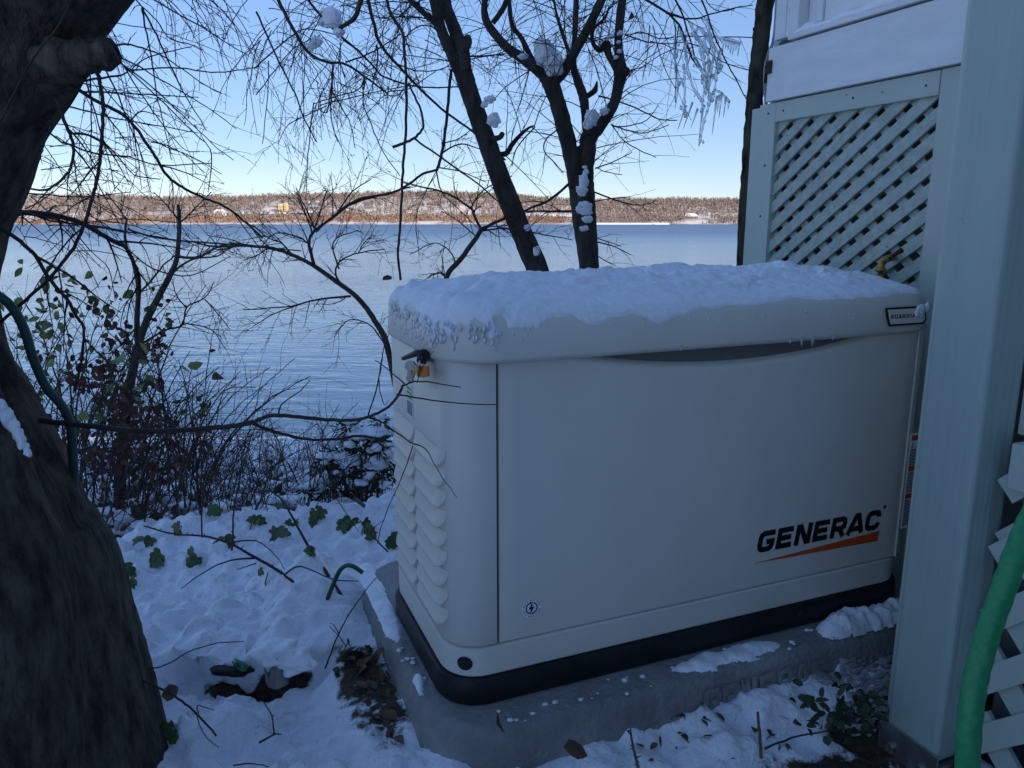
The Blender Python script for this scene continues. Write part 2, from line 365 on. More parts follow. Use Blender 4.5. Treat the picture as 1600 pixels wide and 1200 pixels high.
WATER = -6.0
b_ = MB(); b_.add([(-5000,9,WATER),(5000,9,WATER),(5000,2200,WATER),(-5000,2200,WATER)], [(0,1,2,3)])
o = b_.build('water', M['water'], smooth=False, origin=(0,0,WATER)); o['kind'] = 'structure'

# ------------------------------------------------------------------ far shore
SH = 1100.0
def hill(X, Y):
    X = np.asarray(X, float); Y = np.asarray(Y, float)
    yy = Y-SH-12*np.sin(X/140)
    top = 37+10*fbm(X/300, X*0+1, 3, 3)*2-6*smooth01((X-40)/160)-4*smooth01((-520-X)/200)
    return WATER+1.0*smooth01(yy/6)+top*smooth01((yy-10)/330)+4.5*smooth01(yy/60)+5*fbm(X/60, Y/60, 3, 5)*smooth01(yy/80)
hx = np.linspace(-1500, 1500, 181); hy = np.concatenate([np.linspace(SH-30, SH+80, 24), np.linspace(SH+95, SH+900, 30)])
HX, HY = np.meshgrid(hx, hy); HZ = hill(HX, HY); HZ[0] -= 3
b_ = MB(); n_ = len(hx)
b_.add([tuple(p) for p in np.stack([HX, HY, HZ], -1).reshape(-1, 3)], [(r*n_+c_, r*n_+c_+1, (r+1)*n_+c_+1, (r+1)*n_+c_) for r in range(len(hy)-1) for c_ in range(n_-1)])
o = b_.build('far_hillside', M['far_hill'], origin=(0, SH, WATER)); o['kind'] = 'structure'

def far_wood(name, N, xr, yr, hr, matr, spread, nb, seed, keep=None, cone=False):
    rs = random.Random(seed); mb = MB()
    for _ in range(N):
        x = rs.uniform(*xr); y = SH+rs.uniform(*yr)
        if keep and not keep(x, y): continue
        z = float(hill(x, y))-.3; h = rs.uniform(*hr)
        if cone:
            for k in range(5):
                zb = z+h*(.12+.17*k); rr = h*.23*(1-.18*k); n = 5; a0 = rs.random()*6
                ring = [(x+rr*cos(a0+6.283*j/n)*rs.uniform(.7,1.2), y+rr*sin(a0+6.283*j/n), zb+rs.uniform(-.4,.4)) for j in range(n)]
                mb.add(ring+[(x, y, zb+h*.28)], [(j, (j+1) % n, n) for j in range(n)])
            continue
        tw = .25
        mb.add([(x-tw,y,z),(x+tw,y,z),(x,y,z+h*.9)], [(0,1,2)])
        for k in range(nb):
            a1 = rs.random()*6.283; el = rs.uniform(.2, 1.3); L = h*rs.uniform(.25,.5)*spread; zs = z+h*rs.uniform(.18,.72)
            dx = cos(a1)*cos(el)*L; dy = sin(a1)*cos(el)*L; dz = sin(el)*L; ww = rs.uniform(.25,.6)
            mb.add([(x-ww*.3,y,zs),(x+dx+ww,y+dy,zs+dz),(x+dx-ww,y+dy,zs+dz+ww*1.2)], [(0,1,2)])
    return mb.build(name, matr, smooth=False, origin=(0, SH+100, 0), kind='stuff')
field = lambda x, y: not (-18 < x < 95 and SH+75 < y < SH+125) and not (-400 < x < -310 and SH+110 < y < SH+190)
def patchy(x, y): return field(x, y) and float(fbm(x/45, y/30, 2, 14)) > -.13
far_wood('far_bare_woods', 5200, (-860, 480), (150, 520), (8, 14), M['far_tree'], 1.0, 15, 1, field)
far_wood('far_bare_woods', 2600, (-860, 480), (40, 170), (6, 10), M['far_tree'], 1.0, 11, 2, patchy)
far_wood('far_red_brush', 3600, (-860, 80), (8, 70), (3, 6.5), M['far_red'], 1.1, 10, 3, lambda x, y: float(fbm(x/50, y/40, 2, 16)) > -.12)
far_wood('far_bare_woods', 1100, (80, 480), (8, 80), (3, 7), M['far_tree'], 1.1, 10, 6, patchy)
far_wood('far_conifers', 110, (130, 480), (220, 420), (8, 12), M['far_pine'], 1, 0, 4, None, True)
far_wood('far_conifers', 70, (-190, 110), (300, 420), (9, 14), M['far_pine'], 1, 0, 5, None, True)
for x0, x1, y0, y1, nm in ((92, 220, -4, 9, 'snowy_beach'), (-10, 95, 78, 122, 'snowy_field'), (-420, -300, 110, 128, 'snowy_lane')):
    gx_ = np.linspace(x0, x1, 26); gy_ = np.linspace(SH+y0, SH+y1, 6); A_, B_ = np.meshgrid(gx_, gy_)
    Z_ = hill(A_, B_)+1.6; mb = MB()
    if nm == 'snowy_beach': Z_ = np.maximum(Z_, WATER+2.2); Z_[0] = WATER-1
    mb.add([tuple(p) for p in np.stack([A_, B_+3*fbm(A_/20, B_/9, 2, 5), Z_], -1).reshape(-1, 3)], [(r*26+c_, r*26+c_+1, (r+1)*26+c_+1, (r+1)*26+c_) for r in range(5) for c_ in range(25)])
    o = mb.build(nm, M['snow']); o['kind'] = 'structure'
def far_house(x, y, w_, d_, h_, wm, label, snow_roof=True, tower=False):
    z = float(hill(x, y))-1
    t_ = thing('far_house', label, 'house', (x, y, z), 'houses across the water')
    mb = MB(); mb.box(x-w_/2, x+w_/2, y-d_/2, y+d_/2, z, z+h_)
    if tower: mb.box(x+w_*.18, x+w_*.5+1, y-d_/2-1.5, y, z, z+h_+3.5); mb.box(x-w_*.5-1, x-w_*.22, y-d_/2-1.2, y, z, z+h_+2.5)
    mb.build('wall', wm, t_, smooth=False)
    mb = MB(); e_ = .8; zr = z+h_; rz = w_*.22
    mb.add([(x-w_/2-e_,y-d_/2-e_,zr+.05),(x+w_/2+e_,y-d_/2-e_,zr+.05),(x+w_/2+e_,y+d_/2+e_,zr+.05),(x-w_/2-e_,y+d_/2+e_,zr+.05),(x-w_*.3,y,zr+rz),(x+w_*.3,y,zr+rz)],
           [(0,1,5,4),(1,2,5),(2,3,4,5),(3,0,4),(3,2,1,0)])
    mb.build('roof', M['snow'] if snow_roof else M['far_roof'], t_, smooth=False)
    for k in range(3):
        for q in range(2):
            xx = x-w_*.32+k*w_*.32; zz = z+1.8+q*h_*.42; yf = y-d_/2-(1.56 if tower and k != 1 else .06)
            mb = MB(); mb.box(xx-.55, xx+.55, yf-.02, yf+.05, zz, zz+1.5); mb.build('window', M['far_glass'], t_, smooth=False)
far_house(-362, SH+150, 12, 9, 9, M['far_yellow'], 'yellow house standing alone high on the far wooded shore', True, True)
far_house(-453, SH+120, 15, 9, 6, M['far_white'], 'white house among bare trees left of the yellow house', True)
far_house(-160, SH+120, 8, 7, 5, M['far_white'], 'small pale house half hidden in the woods across the water', False)
far_house(268, SH+80, 20, 12, 4.5, M['far_roof'], 'long low house with snowy roof on the far right shore', True)
far_house(115, SH+150, 14, 8, 4.5, M['far_roof'], 'snow-roofed house above the snowy beach across the water', True)

# ------------------------------------------------------------------ the machine
GEN = thing('standby_generator', 'large bisque home standby generator with snow on its lid', 'generator', hf(.94, 1.50, 0), rot=ANG)
def rr(u0, u1, v0, v1, r, z, n=8):
    out = []
    for cx, cy, a0 in ((u1-r, v0+r, -pi/2), (u1-r, v1-r, 0), (u0+r, v1-r, pi/2), (u0+r, v0+r, pi)):
        for k in range(n+1):
            a = a0+pi/2*k/n; out.append((cx+r*cos(a), cy+r*sin(a), z))
    return out
U0, U1, V0, V1, RC = .378, 1.510, 1.210, 1.66, .072
LU0, LU1, LV0, LV1 = U0-.012, U1+.018, V0-.020, V1+.012
def ring(i, z, n=8): return rr(U0+i, U1-i, V0+i, V1-i, RC-i, z, n)
mb = MB(HF); mb.loft([ring(-.006, .001), ring(-.010, .006), ring(-.010, .046), ring(-.005, .054), ring(.004, .0545)]); mb.build('base_skirt', M['black_plastic'], GEN, sharp=40)
mb = MB(HF); mb.loft([ring(.016, .05), ring(.016, .664)]); mb.build('inner_case', M['case_in'], GEN, sharp=40)
mb = MB(HF); mb.loft([ring(.003, .0547), ring(0, .058), ring(0, .1105), ring(.003, .1128), ring(.02, .1128)]); mb.build('base_rail', M['case'], GEN, sharp=40)
def wall_panel(path, z0, z1, th, bev=.003):
    """panel that follows a path in plan, with softened edges"""
    n = len(path); P = [Vector((p[0], p[1])) for p in path]; N = []
    for i in range(n):
        T = (P[min(i+1, n-1)]-P[max(i-1, 0)]).normalized(); N.append(Vector((T.y, -T.x)))
    rows = []
    for zz, off in ((z0, -th), (z0, -bev), (z0+bev, 0), (z1-bev, 0), (z1, -bev), (z1, -th)):
        row = []
        for i in range(n):
            q = P[i]+N[i]*off; row.append((q.x, q.y, zz))
        rows.append(row)
    mb = MB(HF); vs = [p for r_ in rows for p in r_]; m_ = len(rows)
    fs = [(i*n+j, i*n+j+1, (i+1)*n+j+1, (i+1)*n+j) for i in range(m_-1) for j in range(n-1)]
    fs += [tuple(i*n for i in range(m_)), tuple(i*n+n-1 for i in reversed(range(m_)))]
    mb.add(vs, fs); return mb
arcp = lambda cx, cy, a0, a1, n=10: [(cx+RC*cos(a0+(a1-a0)*k/n), cy+RC*sin(a0+(a1-a0)*k/n)) for k in range(n+1)]
left_path = [(1.0, V1)]+arcp(U0+RC, V1-RC, pi/2, pi)+arcp(U0+RC, V0+RC, pi, 1.5*pi)+[(.4675, V0)]
wall_panel(left_path, .1165, .660, .012).build('side_panel', M['case'], GEN, sharp=50)
right_path = [(1.4705, V0)]+arcp(U1-.05, V0+RC, 1.5*pi, 2*pi)
RC_ = RC; RC = .04
right_path = [(1.4705, V0), (1.472, V0)]+[(U1-RC+RC*cos(a), V0+RC+RC*sin(a)) for a in [1.5*pi+.5*pi*k/8 for k in range(9)]]+[(U1, V1-.06), (U1-.06, V1), (1.01, V1)]
RC = RC_
wall_panel(right_path, .1165, .660, .012).build('end_panel', M['case'], GEN, sharp=50)
# the door, with the scooped hand-hold under the lid
du = np.linspace(.4735, 1.4655, 60); dz = np.concatenate([np.linspace(.1165, .56, 9), np.linspace(.566, .660, 20)])
rows = []
for z_ in dz:
    row = []
    for u_ in du:
        q = (u_-.985)/.40; k = max(0, 1-q*q); zt = .660-.054*k**.8
        dep = .085*float(smooth01((z_-zt)/.040)) if k > 0 else 0
        e_ = min(u_-.4735, 1.4655-u_, z_-.1165); rd = .0035*max(0, 1-e_/.004)**2
        row.append((u_, V0+dep+rd, z_))
    rows.append(row)
mb = MB(HF); n = len(du); m_ = len(dz)
mb.add([p for r_ in rows for p in r_], [(i*n+j, i*n+j+1, (i+1)*n+j+1, (i+1)*n+j) for i in range(m_-1) for j in range(n-1)])
nb = len(mb.v)
for u_, z_ in ((.4735,.1165),(1.4655,.1165),(1.4655,.66),(.4735,.66)):
    mb.v.append((u_, V0+.012, z_))
mb.f += [(0, nb, nb+3, (m_-1)*n), (n-1, m_*n-1, nb+2, nb+1), tuple(list(reversed(range(n)))+[nb, nb+1])[::1]]
mb.build('door', M['case'], GEN, sharp=50)
# lid
LP = [(.030,.648),(.014,.648),(.002,.654),(0,.660),(.0035,.700),(.007,.716),(.014,.729),(.026,.738),(.05,.745),(.10,.752),(.18,.758),(.29,.762)]
def lring(s, z): return rr(LU0+s, LU1-s, LV0+s, LV1-s, max(.006, .105-s), z, 10)
mb = MB(HF); mb.loft([lring(s, z) for s, z in LP], cap0=True); mb.build('lid', M['case'], GEN, sharp=60)
# louvres: two columns of pressed hoods on the left side
def louver_mesh(v0, v1):
    mb = MB(HF); na, H = 29, .0335; rows = []
    prof = [(0,.0006),(.12,.0016),(.5,.0060),(.82,.0098),(.93,.0118),(1.0,.0118),(1.03,.0095),(1.0,.0)]   # share of the height, projection
    def ell(a, k): return sqrt(max(0, 1-max(0, (k-min(a, 1-a))/k)**2))
    for hz, p in prof:
        row = []
        for i in range(na):
            a = .5-.5*cos(pi*i/(na-1)); g = ell(a, .10); g2 = ell(a, .16)
            vv = v0+(v1-v0)*a; du_ = 0
            if vv < V0+RC: du_ = RC-sqrt(max(0, RC*RC-(V0+RC-vv)**2))
            row.append((U0-p*g2**.8-.0003+du_, vv, .4925-H*hz*(.30+.70*g)))
        rows.append(row)
    mb.add([p for r_ in rows for p in r_], [(i*na+j, i*na+j+1, (i+1)*na+j+1, (i+1)*na+j) for i in range(len(rows)-1) for j in range(na-1)])
    return mb
for v0_, v1_ in ((1.248, 1.412), (1.427, 1.580)):
    first = louver_mesh(v0_, v1_).build('louver', M['case'], GEN)
    for k in range(1, 9):
        c_ = first.copy(); C.objects.link(c_); c_.parent = GEN; c_.location = first.location+Vector((0, 0, -.0385*k))
# drain hole on the rounded front corner: a black disc painted for its shaded inside
def corner_pt(a, off=0): return (U0+RC+(RC+off)*cos(a), V0+RC+(RC+off)*sin(a))
a_h = 1.5*pi-.62
mb = MB(HF); cx, cy = corner_pt(a_h, .0015)
ringp = []
for k in range(18):
    q = 2*pi*k/18; aa = a_h+.0150*cos(q)/RC; x_, y_ = corner_pt(aa, .0012); ringp.append((x_, y_, .0835+.0140*sin(q)))
inn = [(p[0]+(U0+RC-p[0])*.02, p[1]+(V0+RC-p[1])*.02, p[2]) for p in ringp]
mb.add(ringp+[(corner_pt(a_h, .0013)[0], corner_pt(a_h, .0013)[1], .0835)], [((k+1) % 18, k, 18) for k in range(18)])
mb.build('drain_hole', M['dark_ink'], GEN, smooth=False)

# --- printed lettering (thin vinyl on the door)
def stroke(mb, pts, wd, place, closed=False, th=.0006):
    P = [Vector((p[0], p[1])) for p in pts]; n = len(P); L = []; Rr = []
    for i in range(n):
        a_ = P[i]-P[i-1] if (i > 0 or closed) else P[1]-P[0]
        c_ = P[(i+1) % n]-P[i] if (i < n-1 or closed) else P[-1]-P[-2]
        a_.normalize(); c_.normalize(); t_ = (a_+c_)
        if t_.length < 1e-6: t_ = a_.copy()
        t_.normalize(); nn = Vector((-t_.y, t_.x)); k = wd/2/max(.35, nn.dot(Vector((-a_.y, a_.x))))
        L.append(P[i]+nn*k); Rr.append(P[i]-nn*k)
    base = [place(p.x, p.y, 0) for p in L]+[place(p.x, p.y, 0) for p in Rr]; top = [place(p.x, p.y, th) for p in L]+[place(p.x, p.y, th) for p in Rr]
    N_ = 2*n; fs = []
    for i in range(n if closed else n-1):
        j = (i+1) % n
        fs += [(N_+n+i, N_+n+j, N_+j, N_+i), (i, j, N_+j, N_+i), (n+j, n+i, N_+n+i, N_+n+j)]
    mb.add(base+top, fs)
LET = {  # strokes in a 1 x 1 cell, stroke weight .26
 'G': [[(.98,.87),(.30,.87),(.17,.80),(.13,.68),(.13,.32),(.17,.20),(.30,.13),(.70,.13),(.83,.20),(.87,.32),(.87,.47),(.50,.47)]],
 'E': [[(.96,.87),(.13,.87),(.13,.13),(.96,.13)], [(.13,.5),(.88,.5)]],
 'N': [[(.13,0),(.13,1)], [(.87,0),(.87,1)], [(.20,.98),(.80,.02)]],
 'R': [[(.13,0),(.13,.87),(.70,.87),(.84,.80),(.86,.66),(.84,.50),(.70,.43),(.20,.43)], [(.55,.43),(.88,0)]],
 'A': [[(.02,0),(.44,.90),(.60,.90),(.98,0)], [(.20,.26),(.82,.26)]],
 'C': [[(.88,.64),(.87,.72),(.80,.84),(.68,.87),(.30,.87),(.17,.80),(.13,.68),(.13,.32),(.17,.20),(.30,.13),(.70,.13),(.82,.19),(.87,.30),(.87,.36)]],
 'U': [[(.13,1),(.13,.3),(.22,.15),(.4,.12),(.6,.12),(.78,.15),(.87,.3),(.87,1)]],
 'D': [[(.13,.87),(.13,.13),(.6,.13),(.8,.22),(.87,.4),(.87,.6),(.8,.78),(.6,.87),(.13,.87)]],
 'I': [[(.5,0),(.5,1)]],
}
def word(parent, txt, place, x, y, w_, h_, gap, wt, matr, name='letter', th=.0006, slant=0.):
    for ch in txt:
        mb = MB(HF)
        ww = w_*(.4 if ch == 'I' else 1)
        for st in LET[ch]:
            stroke(mb, [(x+p[0]*ww+slant*p[1]*h_, y+p[1]*h_) for p in st], wt*h_, place, th=th)
        mb.build(name, matr, parent, smooth=False); x += ww+gap
front = lambda off: (lambda x, y, t_: (x, V0-off-t_, y))
word(GEN, 'GENERAC', front(.0008), 1.058, .1955, .0430, .0480, .0075, .25, M['dark_ink'], slant=.14)
mb = MB(HF); mb.poly([(1.056, V0-.0008, .1735), (1.405, V0-.0008, .1665), (1.409, V0-.0008, .1905)], (0, -.0006, 0)); mb.build('orange_swoosh', M['orange_ink'], GEN, smooth=False)
mb = MB(HF); stroke(mb, [(1.4185+.0042*cos(k*pi/6), .2475+.0042*sin(k*pi/6)) for k in range(12)], .0012, front(.0008), True)
stroke(mb, [(1.417,.2453),(1.417,.2495),(1.4195,.2495),(1.4200,.2480),(1.417,.2475)], .0009, front(.0008)); stroke(mb, [(1.4185,.2475),(1.4203,.2453)], .0009, front(.0008))
mb.build('registered_mark', M['dark_ink'], GEN, smooth=False)
# round sticker
mb = MB(HF); mb.poly([(.5365+.0195*cos(k*pi/16), V0-.0006, .1765+.0195*sin(k*pi/16)) for k in range(32)], (0, -.0006, 0)); stk = mb.build('round_sticker', M['label_white'], GEN, smooth=False)
cx, cz = .5365, .1765
mb = MB(HF)
for a0, a1 in ((radians(110), radians(250)), (radians(-70), radians(70))):
    P_ = [(cx+.0112*cos(a0+(a1-a0)*k/12), cz+.0112*sin(a0+(a1-a0)*k/12)) for k in range(13)]; stroke(mb, P_, .0021, front(.0014))
for a_, d_ in ((radians(103), -1), (radians(-77), -1)):
    x_, z_ = cx+.0112*cos(a_), cz+.0112*sin(a_); tx, tz = sin(a_)*1, -cos(a_)*1
    mb.poly([(x_+tx*.0035, V0-.0014, z_+tz*.0035), (x_-tx*.001+cos(a_)*.003, V0-.0014, z_-tz*.001+sin(a_)*.003), (x_-tx*.001-cos(a_)*.003, V0-.0014, z_-tz*.001-sin(a_)*.003)], (0, -.0005, 0))
mb.build('arrow_ring', M['maroon_ink'], stk, smooth=False)
mb = MB(HF); mb.poly([(cx+x_*.001, V0-.0014, cz+z_*.001) for x_, z_ in ((2.6,13),(-5.6,-2.2),(-1.2,-1.4),(-3.4,-13),(5.4,2.4),(1.0,1.8))], (0, -.0007, 0)); mb.build('lightning_bolt', M['dark_ink'], stk, smooth=False)
mb = MB(HF)
for a0, n_ in ((radians(165), 15), (radians(345), 15)):
    for k in range(n_):
        if k in (5, 10): continue
        a_ = a0-radians(150)*k/(n_-1) if a0 < 4 else a0-radians(150)*k/(n_-1)
        x_, z_ = cx+.0165*cos(a_), cz+.0165*sin(a_)
        stroke(mb, [(x_-cos(a_)*.0011, z_-sin(a_)*.0011), (x_+cos(a_)*.0011, z_+sin(a_)*.0011)], .0010, front(.0014))
mb.build('ring_print', M['dark_ink'], stk, smooth=False)
# warning label on the right stile
mb = MB(HF); mb.box(1.4765, 1.500, V0-.0012, V0-.0004, .185, .415); wl = mb.build('warning_label', M['label_white'], GEN, smooth=False)
for z_, mm in ((.398, 'orange_ink'), (.325, 'orange_ink'), (.258, 'orange_ink')):
    mb = MB(HF); mb.box(1.478, 1.499, V0-.0020, V0-.0013, z_, z_+.012); mb.build('header_bar', M[mm], wl, smooth=False)
mb = MB(HF); mb.poly([(1.478, V0-.0013, .381), (1.488, V0-.0013, .381), (1.483, V0-.0013, .394)], (0, -.0007, 0)); mb.build('hazard_triangle', M['label_yellow'], wl, smooth=False)
mb = MB(HF)
for a0, a1 in ((.340, .377), (.273, .321), (.192, .254)):
    z_ = a0
    while z_ < a1: mb.box(1.4785, 1.4985-.003*R.random(), V0-.0019, V0-.0013, z_, z_+.0016); z_ += .0036
mb.build('fine_print', M['dark_ink'], wl, smooth=False)
# small label above the louvres
mb = MB(HF); mb.box(U0-.0012, U0-.0004, 1.43, 1.475, .505, .575); sl = mb.build('side_label', M['label_white'], GEN, smooth=False)
for k in range(3):
    mb = MB(HF); mb.box(U0-.0020, U0-.0013, 1.434, 1.471, .560-k*.009, .565-k*.009); mb.build('green_bar', M['label_green'], sl, smooth=False)
mb = MB(HF)
for k in range(7): mb.box(U0-.0020, U0-.0013, 1.434, 1.470, .510+k*.004, .5118+k*.004)
mb.build('fine_print', M['dark_ink'], sl, smooth=False)
# badge on the lid
LV = V0-.020
badge_pl = lambda x, y, t_: (x, LV-.0035+(y-.66)*.09-t_, y)
mb = MB(HF); pts = [(1.340,.6885),(1.347,.6695),(1.446,.6695),(1.456,.680),(1.449,.7085),(1.336,.7085)]
mb.add([badge_pl(x_, y_, 0) for x_, y_ in pts]+[badge_pl(x_, y_, .002) for x_, y_ in pts], [tuple(range(6,12))]+[(i, (i+1) % 6, 6+(i+1) % 6, 6+i) for i in range(6)])
bd = mb.build('name_badge', M['dark_ink'], GEN, smooth=False)
mb = MB(HF); pts = [(1.345,.6885),(1.350,.6735),(1.443,.6735),(1.451,.681),(1.4455,.7045),(1.341,.7045)]
mb.add([badge_pl(x_, y_, .0024) for x_, y_ in pts], [tuple(range(6))]); mb.build('badge_face', M['case'], bd, smooth=False)
word(bd, 'GUARDIAN', lambda x, y, t_: badge_pl(x, y, .0026+t_), 1.350, .6850, .0085, .0085, .0028, .20, M['dark_ink'])

# lock on the corner with its keys
keys = thing('key_ring', 'keys and an orange tag hanging from the lid lock', 'keys', hf(.36, 1.38, .60))
lk = lambda x, y, d=.018: hf(*[0,0,0]) if False else None
def on_side(x, y, off):
    """point seen at pixel x, y on the plane a little outside the machine's left side"""
    d_ = px(x, y, 1)-Vector((0, 0, CH)); n_ = hf(1, 0, 0); o_ = Vector((0, 0, CH))
    t_ = (U0-off)/(n_.dot(d_)); return o_+d_*t_
mb = MB(); mb.tube([on_side(664, 552, -.004), on_side(662, 556, .02), on_side(658, 566, .026)], [.011, .011, .009], 10); mb.build('lock', M['black_plastic'], GEN)
mb = MB(); mb.tube([on_side(662, 551, .022), on_side(650, 552, .028), on_side(630, 560, .034)], [.0055, .0062, .004], 8); mb.build('key_head', M['black_plastic'], keys)
def flat(pts, off, th, matr, name, par):
    mb = MB(); P_ = [on_side(x_, y_, off) for x_, y_ in pts]; n_ = hf(-1, 0, 0)*th; mb.poly([tuple(p) for p in P_], n_); return mb.build(name, matr, par, smooth=False)
flat([(655,571),(671,572),(671,588),(663,590),(655,588)], .024, .004, M['orange_tag'], 'tag', keys)
flat([(636,566),(641,563),(648,565),(651,570),(648,577),(644,579),(647,596),(641,600),(637,592),(639,580),(634,574)], .030, .0025, M['steel'], 'key', keys)
flat([(648,570),(654,572),(655,578),(651,581),(646,592),(641,590),(646,580)], .034, .0022, M['brass'], 'key', keys)
mb = MB(); cpt = on_side(654, 567, .03); mb.tube([cpt+hf(0, cos(k*pi/6)*.009, sin(k*pi/6)*.009) for k in range(13)], .0011, 5, False); mb.build('split_ring', M['steel'], keys)

# ------------------------------------------------------------------ pad
PAD = thing('equipment_pad', 'grey concrete pad with embossed letters under the generator', 'pad', hf(.94, 1.5, -.13), rot=ANG)
def pring(i, z): return rr(.332+i, 1.60-i, 1.122+i, 1.90-i, .14-i, z, 12)
mb = MB(HF); mb.loft([pring(-.016, -.16), pring(-.013, -.09), pring(-.006, -.04), pring(-.002, -.022), pring(.003, -.010), pring(.010, -.003), pring(.020, 0)]); mb.build('slab', M['concrete'], PAD, sharp=50)
word(PAD, 'GENERAC', lambda x, y, t_: (x, 1.1155-(-y)*.115-t_, y), .868, -.080, .036, .060, .010, .16, M['concrete'], th=.002)

# ------------------------------------------------------------------ snow on the lid
PL = np.array(LP[3:]); ARC = np.concatenate([[0], np.cumsum(np.sqrt((np.diff(PL, axis=0)**2).sum(1)))]); EX = ARC[-1]-PL[-1,0]
lu = np.arange(LU0-EX-.002, LU1+EX+.002, .0030); lv = np.arange(LV0-EX-.002, LV1+EX+.002, .0030)
LU, LVv = np.meshgrid(lu, lv)
def lid_sdf(LU, LVv):
    qx = np.abs(LU-(LU0+LU1)/2)-((LU1-LU0)/2-.105); qy = np.abs(LVv-(LV0+LV1)/2)-((LV1-LV0)/2-.105)
    return (.105+EX)-(np.minimum(np.maximum(qx, qy), 0)+np.sqrt(np.maximum(qx, 0)**2+np.maximum(qy, 0)**2))
SD = lid_sdf(LU, LVv); e_ = 1e-4
GXn = (lid_sdf(LU+e_, LVv)-SD)/e_; GYn = (lid_sdf(LU, LVv+e_)-SD)/e_; gl_ = np.sqrt(GXn**2+GYn**2)+1e-9; GXn /= gl_; GYn /= gl_
SS = np.interp(SD, ARC, PL[:,0]); ZZ = np.interp(SD, ARC, PL[:,1])
inside = SD > ARC[-1]; SS = np.where(inside, SD-EX, SS)
TS = np.interp(SD+.006, ARC, PL[:,0])-np.interp(SD-.006, ARC, PL[:,0]); TZ = np.interp(SD+.006, ARC, PL[:,1])-np.interp(SD-.006, ARC, PL[:,1])
tl_ = np.sqrt(TS**2+TZ**2)+1e-9; TS = np.where(inside, 1, TS/tl_); TZ = np.where(inside, 0, TZ/tl_)
lft = smooth01((U0+.25-LU)/.22)
wu = LU+.05*fbm(LU*9, LVv*9, 2, 81); wv_ = LVv+.05*fbm(LU*9, LVv*9, 2, 82)
th = .015+.020*fbm(wu*5, wv_*9, 3, 51)*2*.5+.040*np.abs(fbm(wu*7, wv_*17, 4, 53))+.012*np.maximum(0, fbm(LU*24, LVv*30, 2, 61))+.012*fbm(LU*42, LVv*55, 3, 71)+.010*np.maximum(0, fbm(wu*30, wv_*44, 2, 72))
th = th*(1-lft)+lft*(.010+.026*np.abs(fbm((LU-.55*LVv)*16, (LVv+.5*LU)*5, 2, 57))*2+.008*fbm(LU*30, LVv*30, 3, 58)*2)
th = th*(.86+.12*smooth01((SD-.12)/.14))
edge = .066+.016*fbm(LU*11, LVv*4, 3, 63)*2+.006*fbm(LU*35, LVv*35, 2, 64)*2
edge = edge-.022*np.exp(-((LU-.66)/.035)**2)-.020*np.exp(-((LU-.79)/.05)**2)+.008*smooth01((LU-.9)/.2)
edge = edge+lft*(-.012+.040*fbm((LU-.5*LVv)*34, (LVv+.5*LU)*22, 3, 65)*2)
fac = SD-edge
h_ = np.maximum(.002, th*((1-lft)*(.20+.80*smooth01((SD-.085)/.15))+lft*(.25+.75*smooth01((SD-.06)/.06))))*(.6*np.clip(fac/.010, 0, 1)**.6+.4*smooth01(fac/.06))
h_ = np.where(fac > 0, h_, fac*.5)
keepm = fac > -.010
off = EX+SS-SD
XU = LU+GXn*off-GXn*TZ*h_; XV = LVv+GYn*off-GYn*TZ*h_; XZ = ZZ+TS*h_
idx = -np.ones(LU.shape, int); idx[keepm] = np.arange(keepm.sum())
P_ = np.stack([XU[keepm], XV[keepm], XZ[keepm]], -1)
q = keepm[:-1,:-1] & keepm[1:,:-1] & keepm[:-1,1:] & keepm[1:,1:]
a, b2, c2, d2 = idx[:-1,:-1][q], idx[:-1,1:][q], idx[1:,1:][q], idx[1:,:-1][q]
SN = thing('snow_cover', 'lumpy crusted layer of snow covering the generator lid', 'snow', hf(.94, 1.5, .74), rot=ANG)
mb = MB(HF); mb.add([tuple(p) for p in P_], [tuple(f) for f in np.stack([a, b2, c2, d2], -1).tolist()])
mb.build('snow_sheet', M['snow'], SN)
mb = MB(HF)
for k in range(330):         # crumbs and ice crust stuck on the lid's sides
    if k < 220:
        a_ = R.random(); side = a_ < .72
        if side: vv = V0+.01+.34*R.random()**1.2; s_ = R.random(); zz = .668+.055*R.random()**.6; p_ = (LU0+.003*(zz-.66)*25, vv, zz)
        else: al = pi+R.random()*pi/2; zz = .672+.05*R.random()**.6; p_ = (LU0+.105+.104*cos(al), LV0+.105+.104*sin(al), zz)
        if side and vv < V0+.09: continue
        r_ = R.uniform(.0016, .0055); sc = (.45, 1, 1.5)
    else:
        uu = R.uniform(.48, 1.5); zz = .684+.03*R.random(); p_ = (uu, V0-.0195+(zz-.66)*.09, zz); r_ = R.uniform(.0012, .0032); sc = (1, .4, 1)
        if 1.33 < uu < 1.44: continue
    mb.blob(p_, r_, sc, .5, 1, 1.5, k)
mb.build('ice_crumbs', M['snow_icy'], SN, kind='stuff')
mb = MB(HF)
for k in range(9): mb.blob((1.425+.035*R.random(), V0-.023, .676+.04*R.random()), R.uniform(.004,.010), (1,.5,1), .5, 2, 1.6, k+5)
mb.build('snow_smear', M['snow_icy'], SN)
mb = MB(HF)
for u_, l_ in ((1.118,.014),(1.146,.016),(1.088,.007),(.83,.005),(1.20,.006)): mb.tube([(u_, V0-.019, .660), (u_+.001, V0-.0195, .655-l_*.5), (u_, V0-.019, .654-l_)], [.0032,.0026,.0006], 6)
mb.build('drips', M['ice'], SN)

